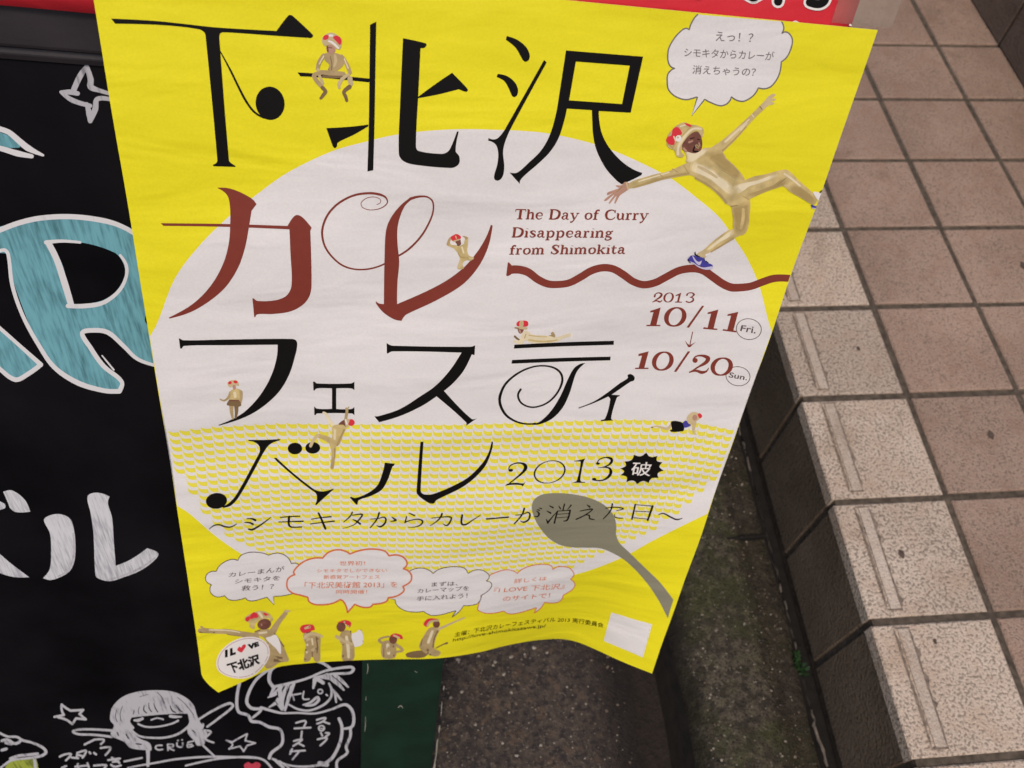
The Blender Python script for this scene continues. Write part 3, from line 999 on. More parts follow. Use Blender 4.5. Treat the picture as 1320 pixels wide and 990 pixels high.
# ---- handwritten style subtitle
A = Art(POSTER, 5, (260, 640, 8.25))
S = lambda *q: [A.stroke(list(s), BLACK) for s in q]
S([(82,343,8),(130,308,12),(180,298,14),(250,320,16),(310,322,14),(372,290,8)],
  [(480,235,8),(530,235,16),(570,250,24)], [(458,275,8),(510,278,16),(545,293,22)], [(500,345,16),(540,350,22),(620,305,16),(690,255,12),(735,220,7)],
  [(838,220,12),(940,212,12),(1040,208,14)], [(820,270,10),(950,265,12),(1078,262,16)], [(930,215,24),(928,300,22),(950,322,16),(1000,325,12),(1062,322,14)])
A.at(410, 640, 8.25)
S([(-70,240,10),(20,225,10),(138,213,16)], [(-80,290,12),(40,275,10),(172,260,16)], [(5,175,20),(40,250,22),(78,340,24)],
  [(365,165,14),(340,210,16),(270,272,7)], [(365,198,9),(470,190,18),(440,240,16),(380,300,10),(260,338,4)], [(370,242,8),(410,262,18),(448,290,20)],
  [(560,238,8),(640,232,10),(700,218,14),(722,240,18),(705,290,20),(660,320,18),(625,306,7)], [(650,172,20),(625,240,16),(555,330,12)], [(785,216,8),(826,248,22)], [(828,252,18),(770,266,7)],
  [(968,175,10),(1025,200,16)], [(942,210,12),(927,268,16)], [(922,275,12),(990,250,10),(1070,240,12),(1112,262,18),(1090,300,14),(1030,322,8),(960,325,5)])
A.at(560, 635, 8.25)
S([(-30,270,8),(80,258,10),(178,262,16),(160,320,18),(130,347,16),(90,330,6)], [(80,222,20),(50,280,16),(-45,350,6)],
  [(295,238,22),(290,330,20),(330,338,18),(400,295,12),(490,237,6)], [(555,278,18),(650,270,14),(788,258,16)],
  [(862,238,8),(940,228,10),(995,208,14),(1016,230,18),(1000,285,18),(950,312,18),(915,298,6)], [(955,166,20),(930,235,16),(848,330,12)], [(1085,192,8),(1112,222,20),(1100,250,14),(1058,248,6)], [(1092,176,6),(1115,186,14)], [(1112,160,6),(1138,168,14)])
A.at(690, 635, 6.6)
S([(120,110,7),(150,125,14)], [(100,155,7),(130,172,14)], [(95,225,7),(106,255,16)], [(108,250,14),(150,200,9),(185,160,5)], [(248,97,12),(235,145,10)], [(200,112,7),(214,135,11)], [(305,105,12),(275,140,5)],
  [(190,156,11),(176,200,13),(162,257,13)], [(190,155,6),(298,148,8)], [(296,148,14),(272,230,14),(240,240,6)], [(187,182,5),(285,175,5)], [(180,212,5),(278,205,5)],
  [(440,102,7),(463,120,14)], [(380,155,6),(470,138,11),(488,140,9),(430,185,9),(347,225,10)], [(425,190,5),(458,192,11),(462,218,12),(502,226,7)],
  [(600,130,7),(680,122,9),(748,132,10)], [(655,95,14),(640,150,12),(577,222,7)], [(690,152,5),(748,138,9)], [(672,182,5),(682,208,10),(745,215,7)],
  [(850,100,14),(822,223,14)], [(850,100,6),(1000,113,7)], [(998,113,18),(956,232,16)], [(845,155,6),(985,162,6)], [(828,210,6),(962,224,6)],
  [(1050,185,6),(1090,175,11),(1150,205,13),(1200,226,13),(1250,216,5)])
A.build('subtitle_lettering', poster)

# ---- small serif lettering, drawn stroke by stroke
def sf(x, y, h=.13): return [(x - h, y, .075), (x + h, y, .075)]
GLYPH = {
 'T': (.92, [[(.03,.955,.09),(.85,.955,.09)], [(.045,.97,.07),(.03,.74,.05)], [(.835,.97,.07),(.85,.74,.05)], [(.44,.95,.21),(.44,.03,.21)], sf(.44,.035,.22)]),
 'h': (.74, [[(.16,.97,.17),(.16,.03,.17)], [(.16,.5,.06),(.34,.66,.10),(.5,.62,.15),(.54,.45,.17),(.54,.03,.17)], sf(.15,.035,.15), sf(.55,.035,.15), [(.02,.96,.07),(.16,.96,.07)]]),
 'e': (.66, [[(.1,.37,.06),(.54,.37,.06),(.5,.57,.12),(.32,.66,.08),(.13,.52,.15),(.11,.25,.16),(.3,.03,.09),(.56,.15,.06)]]),
 'D': (1.0, [[(.2,.95,.2),(.2,.04,.2)], [(.04,.955,.08),(.5,.95,.09),(.8,.75,.19),(.84,.45,.21),(.72,.16,.18),(.45,.045,.09),(.04,.04,.08)]]),
 'a': (.72, [[(.13,.5,.14),(.28,.66,.08),(.45,.58,.14),(.47,.4,.16),(.46,.14,.15),(.54,.03,.1),(.66,.06,.05)], [(.46,.4,.05),(.2,.34,.1),(.12,.17,.16),(.24,.03,.08),(.46,.16,.05)]]),
 'y': (.72, [[(.13,.63,.15),(.36,.04,.15)], [(.6,.63,.06),(.38,.04,.08),(.22,-.22,.1),(.08,-.24,.15)], sf(.13,.63,.14), sf(.6,.63,.12)]),
 'o': (.70, [[(.34,.66,.07),(.14,.52,.14),(.11,.34,.17),(.16,.14,.14),(.34,.03,.07),(.53,.16,.14),(.58,.34,.17),(.53,.54,.14),(.36,.66,.07)]]),
 'f': (.50, [[(.2,.03,.17),(.2,.72,.17),(.28,.93,.11),(.48,.9,.14)], [(.03,.63,.075),(.42,.63,.075)], sf(.2,.035,.18)]),
 'C': (.94, [[(.82,.68,.07),(.74,.88,.09),(.5,.965,.09),(.2,.8,.17),(.13,.47,.21),(.24,.15,.16),(.5,.03,.09),(.74,.1,.08),(.86,.28,.06)], [(.83,.97,.06),(.82,.66,.06)]]),
 'u': (.76, [[(.16,.63,.17),(.16,.2,.17),(.28,.04,.11),(.52,.16,.06)], [(.54,.63,.17),(.54,.03,.17)], [(.03,.635,.07),(.16,.635,.07)], [(.42,.635,.07),(.54,.635,.07)], [(.54,.035,.07),(.68,.035,.07)]]),
 'r': (.56, [[(.17,.63,.17),(.17,.03,.17)], [(.17,.42,.06),(.3,.62,.09),(.46,.56,.16)], sf(.18,.035,.17), [(.03,.635,.07),(.17,.635,.07)]]),
 'i': (.38, [[(.18,.63,.17),(.18,.03,.17)], [(.19,.87,.17),(.191,.9,.17)], sf(.18,.035,.15), [(.04,.635,.07),(.18,.635,.07)]]),
 's': (.60, [[(.48,.48,.06),(.44,.61,.08),(.28,.66,.09),(.12,.54,.15),(.28,.37,.16),(.48,.2,.15),(.34,.04,.09),(.16,.06,.08),(.08,.22,.06)]]),
 'p': (.78, [[(.18,.63,.17),(.18,-.26,.17)], [(.18,.48,.06),(.38,.66,.09),(.58,.52,.16),(.6,.3,.17),(.54,.12,.14),(.38,.03,.09),(.18,.16,.06)], sf(.18,-.25,.16), [(.03,.635,.07),(.18,.635,.07)]]),
 'n': (.76, [[(.17,.63,.17),(.17,.03,.17)], [(.17,.48,.06),(.36,.66,.10),(.52,.60,.15),(.56,.45,.17),(.56,.03,.17)], sf(.17,.035,.15), sf(.57,.035,.15), [(.03,.635,.07),(.17,.635,.07)]]),
 'm': (1.12, [[(.17,.63,.17),(.17,.03,.17)], [(.17,.48,.06),(.35,.66,.10),(.5,.58,.15),(.53,.45,.17),(.53,.03,.17)], [(.53,.48,.06),(.71,.66,.10),(.86,.58,.15),(.89,.45,.17),(.89,.03,.17)], sf(.17,.035,.14), sf(.53,.035,.14), sf(.9,.035,.14), [(.03,.635,.07),(.17,.635,.07)]]),
 'g': (.70, [[(.3,.66,.07),(.13,.5,.14),(.3,.28,.07),(.47,.46,.14),(.3,.66,.07)], [(.44,.6,.06),(.62,.64,.12)], [(.22,.28,.06),(.13,.14,.11),(.4,.06,.13),(.56,-.08,.12),(.32,-.25,.08),(.1,-.17,.1),(.15,.02,.06)]]),
 'S': (.78, [[(.62,.72,.06),(.54,.9,.08),(.36,.965,.09),(.16,.78,.17),(.36,.52,.2),(.6,.28,.19),(.4,.035,.09),(.2,.1,.08),(.09,.3,.06)], [(.63,.97,.06),(.62,.7,.06)], [(.09,.03,.06),(.09,.3,.06)]]),
 'k': (.76, [[(.17,.97,.17),(.17,.03,.17)], [(.58,.63,.07),(.17,.28,.06)], [(.32,.4,.13),(.58,.03,.17)], sf(.17,.035,.14), sf(.6,.035,.13), sf(.56,.635,.13), [(.03,.96,.07),(.17,.96,.07)]]),
 't': (.52, [[(.22,.88,.09),(.2,.6,.17),(.2,.2,.17),(.3,.04,.12),(.48,.14,.05)], [(.04,.63,.075),(.45,.63,.075)]]),
 ' ': (.42, [])}
def serif_line(A, s, x0, y0, x1, y1, cap, slant, m):
    total = sum(GLYPH[c][0] for c in s)
    k = (x1 - x0) / total
    x = 0
    for c in s:
        for st in GLYPH[c][1]:
            A.stroke([(x0 + (x + p[0]) * k + slant * p[1] * cap, y0 + (y1 - y0) * (x + p[0]) / total - p[1] * cap, p[2] * 1.1 * (k * .5 + cap * .5)) for p in st], m, cap=False, n=5)
        x += GLYPH[c][0]
A = Art(POSTER, 5, (650, 255, 6.6))
serif_line(A, 'The Day of Curry', 84, 181, 1222, 187, 86, .14, REDINK)
serif_line(A, 'Disappearing', 58, 334, 925, 336, 84, .14, REDINK)
serif_line(A, 'from Shimokita', 40, 480, 1032, 472, 80, .14, REDINK)
A.build('english_lettering', poster)

# ---- wavy red rule
A = Art(POSTER, 4.5, (640, 210, 4.4))
A.stroke([(75,605,48),(130,605,46),(180,620,46),(235,660,44),(290,685,42),(345,689,40),(410,680,40),(475,648,42),(535,612,42),(600,594,42),(660,600,42),(715,630,44),(775,672,42),(835,690,42),(900,678,42),(965,645,42),(1035,610,42),(1110,598,44),(1170,608,46),(1230,648,46),(1280,683,46),(1330,705,46),(1384,706,44),(1445,698,42),(1510,674,42),(1570,655,42),(1630,652,40),(1690,658,40)], REDINK, cap=False)
A.poly([(70,563,1),(86,582),(92,605),(84,630),(62,642,1),(55,638,1),(64,565,1)], REDINK)
A.build('wavy_rule', poster)

# ---- dates
A = Art(POSTER, 5, (810, 365, 7.333))
A.stroke([(248,124,18),(258,100,9),(290,90,10),(314,106,20),(300,130,18),(262,155,10),(230,178,7)], REDINK)
A.stroke([(230,177,8),(266,165,11),(298,175,15),(320,158,5)], REDINK)
A.ring(380, 134, 40, 43, REDINK, 19, 7, .18)
A.poly([(446,112,1),(500,88,1),(478,172,1),(506,175,1),(505,182,1),(440,182,1),(442,174,1),(460,172,1),(474,114,1),(448,120,1)], REDINK)
A.stroke([(552,112,15),(566,94,8),(600,90,10),(620,106,17),(600,127,10),(582,132,5)], REDINK)
A.stroke([(582,132,5),(610,141,13),(611,163,17),(578,180,10),(548,172,13)], REDINK)
A.poly([(205,262,1),(305,228,1),(265,392,1),(302,393,1),(299,405,1),(168,405,1),(172,392,1),(205,392,1),(237,272,1),(208,276,1)], REDINK)
A.ring(443, 317, 83, 86, REDINK, 44, 13, .18)
A.poly([(695,212,1),(716,214,1),(572,420,1),(550,416,1)], REDINK)
A.poly([(750,275,1),(850,248,1),(805,425,1),(842,430,1),(838,442,1),(706,430,1),(712,414,1),(748,420,1),(782,287,1),(748,290,1)], REDINK)
A.poly([(938,292,1),(1038,270,1),(992,445,1),(1020,450,1),(1018,464,1),(890,447,1),(895,433,1),(935,438,1),(970,305,1),(935,308,1)], REDINK)
A.stroke([(607,460,8),(594,520,8),(580,592,8)], REDINK)
A.poly([(535,540,1),(560,570),(578,583),(600,574),(638,553,1),(605,582),(583,603),(565,600),(552,578)], REDINK)
A.poly([(95,668,1),(192,642,1),(150,797,1),(190,797,1),(188,810,1),(62,810,1),(66,797,1),(97,797,1),(128,684,1),(95,688,1)], REDINK)
A.ring(325, 735, 81, 84, REDINK, 42, 13, .18)
A.poly([(562,642,1),(584,644,1),(452,838,1),(430,834,1)], REDINK)
A.ell(630, 728, 25, 23, REDINK)
A.stroke([(610,722,10),(640,690,13),(700,684,20),(752,708,42),(735,745,34),(665,788,16),(578,842,9)], REDINK)
A.stroke([(578,840,12),(640,826,22),(692,842,30),(735,832,18),(758,800,6)], REDINK)
A.ring(882, 787, 84, 80, REDINK, 42, 13, .16)
A.build('date_lettering', poster)
for c, t in (((1138, 433, 118, 98), ('Fri.', [(1055,450),(1200,476)], [(1070,396),(1212,408)])), ((1036, 878, 114, 90), ('Sun.', [(945,888),(1118,918)], [(958,840),(1130,866)]))):
    A = Art(POSTER, 5.6, (810, 365, 7.333))
    A.ring(*c, DARKINK, 6, 6, 0, 8)
    A.text(*t, DARKINK, .010)
    A.build('weekday_lettering', poster)

# ---- speech bubbles
def bubble(z, pts, lines, ink, layer, wline, label, open_top=False, bold=0.005):
    A = Art(POSTER, layer, z)
    A.poly(pts, WHITE)
    o = A.build('speech_bubble', poster, label)
    B = Art(POSTER, layer + .35, z)
    c = spline(pts)
    if open_top: B.stroke([(p[0], p[1], wline * 1.5) for p in c], ink, n=1)
    else: B.stroke([(p[0], p[1], wline * (1.15 if ink is ORANGE else 1.15)) for p in c], ink, True, n=1)
    B.build('bubble_outline', o)
    T = Art(POSTER, layer + 2.5, z)
    for s, base, top, m in lines: T.text(s, base, top, m, bold)
    T.build('bubble_lettering', o)
bubble((860,20,7.618), [(1110,42,1),(1135,80),(1145,130),(1125,175,1),(1160,160),(1195,175),(1225,220),(1225,290),(1180,400),(1120,455,1),(1110,540),(1080,620),(1020,695),(960,718),(895,710,1),(860,770),(800,820),(740,842),(680,830),(630,797,1),(615,835),(580,870),(520,885),(430,855),(368,822,1),(240,985,1),(298,797,1),(240,815),(190,825),(130,815),(60,780),(10,720),(0,640),(5,580),(40,535),(75,518,1),(40,505),(15,470),(5,400),(20,310),(80,210),(150,140),(190,125),(215,140,1),(235,80),(270,20),(300,-10,1)],
       [('えっ！？', [(475,248),(835,264)], [(475,156),(850,172)], GREYINK), ('シモキタからカレーが', [(165,400),(1040,440)], [(170,315),(1055,352)], GREYINK), ('消えちゃうの？', [(245,572),(860,598)], [(252,485),(875,512)], GREYINK)], GREYINK, 3, 9, 'top speech bubble with grey lettering', True)
bubble((620,715,10.154), [(120,265,1),(200,230),(300,200),(380,200),(440,220),(475,245,1),(540,190),(650,145),(780,125),(880,130),(930,155),(940,195,1),(1000,160),(1080,155),(1160,175),(1215,240),(1210,280),(1170,320,1),(1215,355),(1230,400),(1190,460),(1075,530,1),(1060,580),(1010,620),(930,632),(830,625,1),(780,700),(695,765,1),(728,690,1),(620,725),(500,760),(400,775),(340,765),(300,735,1),(200,760),(100,768),(20,755),(-40,720),(-30,650),(10,540,1)],
       [('詳しくは', [(430,375),(855,335)], [(440,315),(865,280)], ORANGE), ('『I LOVE 下北沢』', [(165,500),(1085,448)], [(180,430),(1100,372)], ORANGE), ('のサイトで！', [(285,608),(900,560)], [(295,545),(910,498)], ORANGE)], ORANGE, 3, 10, 'right hand bubble with orange lettering', False, .004)
bubble((500,720,9.43), [(275,145,1),(340,120),(420,115),(500,140),(550,180,1),(620,130),(720,105),(830,97),(930,115),(975,180,1),(1040,145),(1110,135),(1180,155),(1230,200),(1225,240),(1195,270,1),(1250,290),(1262,330),(1220,390),(1130,450,1),(1125,500),(1085,550,1),(1000,570),(920,570,1),(870,640),(780,712,1),(828,632,1),(780,645),(650,680),(530,690),(470,665),(435,640,1),(330,650),(220,635),(140,595),(95,540),(90,500,1),(20,485,1),(100,300,1)],
       [('まずは、', [(528,340),(850,326)], [(535,285),(855,272)], DARKINK), ('カレーマップを', [(355,420),(985,385)], [(362,365),(990,328)], DARKINK), ('手に入れよう！', [(345,515),(965,478)], [(352,460),(970,415)], DARKINK)], DARKINK, 3.8, 8, 'bubble with black lettering between the orange ones', False, .006)
bubble((260,700,10.154), [(1285,290,1),(1230,262),(1175,268,1),(1130,190),(1060,145),(980,130),(875,157,1),(800,130),(700,118),(600,125),(510,165),(475,225,1),(400,212),(310,240),(230,300),(190,370,1),(130,370),(75,400),(50,455),(70,510),(130,545,1),(110,580),(115,640),(160,690),(220,705),(300,688,1),(350,735),(420,748),(500,738),(572,715,1),(610,750),(680,755),(760,735),(855,708,1),(948,808,1),(940,695,1),(1050,690),(1180,665,1),(1320,560,1),(1330,380,1)],
       [('カレーまんが', [(350,445),(1078,368)], [(360,385),(1085,298)], DARKINK), ('シモキタを', [(430,530),(1022,482)], [(440,472),(1030,420)], DARKINK), ('救う！？', [(518,625),(940,600)], [(528,555),(950,528)], DARKINK)], DARKINK, 3.8, 9, 'left hand bubble with dark lettering', False, .006)
bubble((370,700,8.25), [(640,742,1),(635,690),(600,620),(565,600,1),(480,640),(380,655),(290,650),(235,620),(222,575,1),(150,555),(60,530),(5,480),(2,400),(30,360),(85,333,1),(70,310),(100,260),(180,195),(280,160),(380,158,1),(430,105),(500,75),(570,72),(630,90),(670,115,1),(750,85),(850,65),(950,65),(1040,85),(1085,135,1),(1150,125),(1220,140),(1265,180),(1275,230),(1235,272,1),(1290,295),(1325,350),(1310,410),(1230,460,1),(1245,500),(1200,545),(1140,570),(1075,580,1),(1060,615),(1000,640),(915,650,1),(880,680),(800,680),(720,650,1)],
       [('世界初！', [(560,238),(830,236)], [(560,190),(830,188)], ORANGE), ('シモキタでしかできない', [(315,310),(1065,306)], [(318,274),(1065,270)], ORANGE), ('新感覚アートフェス', [(388,382),(985,378)], [(390,338),(985,336)], ORANGE), ('「下北沢美術館 2013」を', [(185,482),(1175,470)], [(190,412),(1175,405)], ORANGE), ('同時開催！', [(520,538),(850,536)], [(522,496),(852,494)], ORANGE)], ORANGE, 4.6, 15, 'wide bubble outlined in orange', False, .003)

# ---- credit lines along the foot
A = Art(POSTER, 9, (570, 780, 6))
A.text('主催：下北沢カレーフェスティバル 2013 実行委員会', [(95,247),(300,204),(500,170),(700,142),(850,128),(1000,132),(1100,146),(1245,174)], [(100,210),(305,166),(505,132),(705,106),(855,93),(1005,96),(1105,108),(1250,136)], BLACK, .004)
A.text('http://love-shimokitazawa.jp/', [(80,288),(300,243),(500,212),(700,186),(800,177)], [(86,258),(304,212),(504,181),(704,156),(804,147)], BLACK, .005)
A.build('credit_lettering', poster)
A = Art(POSTER, 4, (660, 690, 4.4))
A.poly([(563,437,1),(795,505,1),(742,692,1),(520,598,1)], WHITE)
A.build('white_label_square', poster)

# ---- printed photographs of people in gold suits
def figure(label, layer, parts):
    A = Art(POSTER, layer)
    big = label.startswith('large')
    for z, kind, m, *a in parts:
        A.at(*z)
        if big and kind in 'ps' and m in (SUIT_D, SUIT_L): A.soft(kind, a[0], SUIT, m)
        elif big and kind == 's' and m in (TAN_D, TAN, SKIN): A.soft(kind, a[0], FACE if m is SKIN else SUIT_D if m is TAN else SUIT, m)
        elif kind == 'p': A.poly(a[0], m, a[1] if len(a) > 1 else ())
        elif kind == 's': A.stroke(a[0], m)
        else: A.ell(*a[0][:4], m, *a[0][4:])
    A.build('printed_person', poster, label)
PXL = (0, 0, 1)
M1, M2, M3 = (770, 110, 6.1875), (900, 110, 5.5), (860, 210, 7.071)
figure('large leaping person in a gold suit, helmet with red hearts and blue shoes', 6.5, [
 (M2,'p',SUIT,[(80,450,1),(95,437),(160,395),(260,310),(370,210),(430,150,1),(460,175,1),(400,232),(300,340),(200,445),(168,475,1),(110,500)]),
 (M2,'p',TAN_L,[(430,150,1),(470,110),(500,75),(535,58),(548,68),(522,92),(548,92),(546,104),(518,112),(540,124),(530,134),(500,140),(460,175,1)]),
 (M2,'s',SUIT_D,[(172,462,14),(260,378,12),(340,292,8)]),
 (M2,'s',SUIT_L,[(190,400,14),(280,318,12),(360,240,9)]),
 (M2,'s',SUIT_L,[(300,312,14),(345,268,8)]),
 (M2,'s',TAN_D,[(436,148,6),(452,168,6)]),
 (M2,'s',SUIT_L,[(378,205,8),(392,222,8)]),
 (M1,'p',SUIT,[(750,600,1),(640,650),(560,685),(470,705),(380,730),(300,755),(248,780,1),(245,822,1),(320,812),(400,785),(500,755),(600,735),(740,712,1)]),
 (M1,'s',SUIT_D,[(290,812,10),(400,778,16),(500,745,18),(600,722,22),(730,700,18)]),
 (M1,'s',SUIT_L,[(330,765,10),(470,722,14),(570,692,12)]),
 (M1,'s',SUIT_D,[(600,665,6),(640,690,8)]), (M1,'s',SUIT_D,[(690,640,7),(720,690,9)]), (M1,'s',SUIT_D,[(500,710,5),(530,735,6)]),
 (M1,'p',SKIN,[(250,778,1),(220,768),(190,795),(148,795),(150,805),(175,815),(120,838),(85,850),(75,868),(85,872),(125,855),(60,905),(55,920),(70,918),(135,868),(90,935),(95,942),(108,930),(152,878),(135,935),(142,940),(155,920),(178,878),(215,850),(245,830,1)]),
 (M1,'s',TAN_D,[(200,800,4),(175,830,4),(150,850,3)]), (M1,'s',TAN_L,[(232,775,14),(244,825,12)]),
 (PXL,'p',SUIT,[(889,206,1),(893,200),(906,192),(916,190),(929,195.5),(936,204.5),(947,213.6),(960,231.8,1),(972,227),(985.5,224.5),(1001.8,220),(1012.7,218.3),(1018,221),(1031,233.6),(1045.5,246.4),(1049,250,1),(1052,258),(1046,262.7,1),(1027,251.8),(1016,243.6),(1008,239.5,1),(987,246.4),(967,255.5,1),(965.5,264.5),(964.7,277.9),(962.5,293.4),(957.6,300.5),(944.9,307.6),(916.6,323.1),(908,331.6,1),(898,327.4,1),(906.7,321.7),(919.4,310.4),(936.4,297.7),(944.9,294),(945.6,286.4),(944,273.6),(942.7,265.9,1),(935,261),(925,248),(912,237),(898,229),(888.5,225,1)]),
 (M2,'p',SUIT_D,[(60,490),(130,465),(168,472),(200,520),(255,572),(315,655),(250,650),(180,600),(120,555)]),
 (M2,'p',SUIT_L,[(-30,545),(30,565),(90,590),(150,640),(215,690),(250,735),(215,765),(150,720),(80,665),(0,625),(-45,600)]),
 (M2,'p',WHITEPRINT,[(-25,560),(40,585),(100,625),(120,655),(70,640),(0,605)]) if False else (M2,'s',TAN_L,[(0,575,18),(60,605,24),(130,650,16)]),
 (M2,'s',SUIT_D,[(-20,655,12),(70,705,14),(150,770,16),(200,830,16)]),
 (M2,'s',SUIT_D,[(170,600,6),(250,650,8)]), (M2,'s',SUIT_D,[(100,520,6),(190,575,6)]),
 (M2,'p',SUIT_L,[(250,720),(320,690),(420,670),(540,630),(545,645),(440,690),(350,720),(290,760)]),
 (M2,'p',SUIT_D,[(370,800,1),(360,770),(440,740),(530,705),(600,660),(630,690),(590,712),(480,750)]),
 (M2,'p',SUIT_D,[(640,735),(690,705),(760,745),(815,785),(832,815),(810,838),(740,800)]),
 (M2,'s',SUIT_L,[(610,625,12),(660,660,16),(720,710,12)]), (M2,'s',TAN_L,[(612,705,10),(638,712,10)]),
 (M2,'s',TAN_D,[(560,705,5),(620,655,5)]),
 (M3,'p',SUIT_D,[(590,395,1),(640,385),(740,350),(748,390),(742,480),(727,590),(690,637),(640,630),(608,580),(605,500)]),
 (M3,'s',SUIT,[(690,420,26),(690,500,30),(670,590,26)]), (M3,'s',TAN_D,[(580,392,8),(640,385,6)]), (M3,'s',SUIT_D,[(690,300,7),(745,330,9)]),
 (M3,'p',SUIT_L,[(590,615),(560,625),(430,720),(350,800),(380,790),(480,720),(590,655)]),
 (M3,'s',TAN,[(600,685,12),(500,745,12),(400,805,10)]),
 (M3,'p',TAN_L,[(270,830,1),(300,805),(380,795),(345,860,1),(300,850)]),
 (M1,'p',SUIT_L,[(710,600,1),(715,560),(700,520),(790,535),(850,500),(870,520),(800,580),(750,610)]),
 (M1,'p',SUIT,[(552,445),(560,395),(600,345),(640,310),(690,292),(740,308),(800,318),(840,340),(848,375),(835,410),(822,395),(795,362),(750,378),(705,425),(680,470),(665,520),(692,558),(660,572),(630,560),(612,515),(575,500),(553,475)]),
 (M1,'s',SUIT_L,[(642,548,18),(648,480,20),(700,400,20),(760,345,16),(825,345,14)]),
 (M1,'s',SUIT_D,[(600,490,8),(640,440,6),(720,350,6),(760,318,6)]), (M1,'s',SUIT_D,[(560,460,10),(600,500,10)]), (M1,'s',SUIT_L,[(660,325,12),(700,312,10)]),
 (M1,'p',FACE,[(672,478),(692,440),(730,395),(775,368),(805,372),(826,410),(835,460),(825,510),(780,538),(730,530),(688,512)]),
 (M1,'s',SKIN,[(730,450,16),(755,440,14)]) , (M1,'s',TAN_D,[(790,480,18),(800,490,16)]), (M1,'s',BLACK,[(775,485,10),(765,520,16),(800,522,10)]), (M1,'s',BLACK,[(740,420,8),(770,415,7)]), (M1,'s',BLACK,[(795,425,7),(815,430,6)]),
 (M1,'s',SKIN,[(686,500,18),(705,520,16)]), (M1,'s',SKIN,[(808,455,10),(815,480,10)]),
 (M1,'p',HEART,[(600,345),(635,328),(660,350),(672,385),(640,398),(618,430),(608,470),(570,465),(547,437),(558,408),(588,395)]),
 (M1,'p',HEART,[(692,300),(720,301),(750,318),(735,328)]),
 (M1,'e',WHITEPRINT,(645,420,24,26)), (M1,'e',TAN_L,(640,412,9,9)), (M1,'s',SUIT_L,[(608,405,8),(622,440,8)]),
 (M3,'p',BLACK,[(183,880),(190,868),(215,895),(210,910)]),
 (M3,'p',BLUE,[(190,870),(205,848),(225,838),(255,842),(330,865),(355,900),(405,922),(415,945),(400,958),(300,935),(240,910),(205,898)]),
 (M3,'p',LILAC,[(200,893),(240,905),(275,930),(330,948),(412,938),(408,960),(350,968),(290,950),(245,920)]),
 (M3,'p',LILAC,[(226,842,1),(238,850),(262,885),(285,897),(314,884,1),(302,918),(288,928),(262,908),(236,870)]),
 (M3,'s',BLACK,[(252,810,10),(255,830,12),(290,850,10)]), (M3,'s',BLACK,[(335,860,8),(352,890,10),(372,905,6)]), (M3,'s',WHITEPRINT,[(355,835,20),(372,825,12)]), (M3,'s',WHITEPRINT,[(340,862,7),(350,885,7)]),
 (M2,'p',WHITEPRINT,[(812,752),(850,755),(875,765),(872,790),(848,810),(828,785)]),
 (M2,'s',BLACK,[(862,755,12),(884,742,10)]), (M2,'s',BLACK,[(858,815,12),(848,848,14)]), (M2,'p',BLUE,[(798,842),(830,852),(848,845),(840,870),(805,862)]), (M2,'s',LILAC,[(805,866,6),(838,870,6)]),
])
q = (380, 30, 9.0)
figure('person in gold sitting on a letter bar', 6.5, [
 (q,'s',TAN,[(300,565,50),(420,575,60),(560,590,60)]), (q,'s',TAN_D,[(330,615,30),(440,620,34),(550,620,26)]), (q,'s',TAN_D,[(400,530,30),(450,545,36)]),
 (q,'p',TAN,[(340,355),(380,342),(480,345),(545,375),(565,440),(550,500),(500,540),(440,560),(390,530),(400,480),(350,430)]),
 (q,'s',TAN_L,[(465,370,26),(475,430,40),(455,500,20)]), (q,'s',TAN_D,[(412,380,8),(430,480,10),(425,540,10)]),
 (q,'s',TAN,[(335,375,54),(285,450,50),(265,530,44)]), (q,'s',TAN_L,[(270,530,30),(285,600,34),(325,695,34)]),
 (q,'s',TAN,[(300,575,46),(225,600,50),(250,660,50),(320,740,46)]), (q,'s',TAN_D,[(320,745,44),(355,790,44),(330,830,40),(300,868,30)]),
 (q,'s',TAN,[(540,385,52),(600,470,46),(640,570,44)]), (q,'s',TAN_L,[(620,595,34),(550,645,40),(515,700,44),(515,745,30)]),
 (q,'s',TAN_L,[(640,640,60),(650,700,54)]), (q,'s',TAN_D,[(635,735,50),(570,795,40),(590,850,40),(602,895,34)]),
 (q,'s',SUIT_L,[(335,380,14),(285,470,14)]), (q,'s',SUIT_L,[(575,410,14),(620,520,14)]),
 (q,'p',SKIN,[(365,280),(400,240),(460,270),(470,320),(430,355),(385,345)]), (q,'s',FACE,[(378,270,22),(385,325,18)]), (q,'s',FACE,[(395,278,12),(430,284,10)]),
 (q,'p',TAN_L,[(315,205),(330,150),(420,105),(500,140),(545,190),(525,300),(490,300),(430,250),(380,250),(345,262)]),
 (q,'s',WHITEPRINT,[(395,205,20),(440,225,26),(505,285,22)]), (q,'s',WHITEPRINT,[(405,140,26),(435,140,24)]),
 (q,'p',HEART,[(326,180),(345,138),(392,138),(385,180),(345,192)]), (q,'p',HEART,[(445,165),(475,140),(525,160),(543,205),(525,250),(480,205)])])
q = (400, 520, 11)
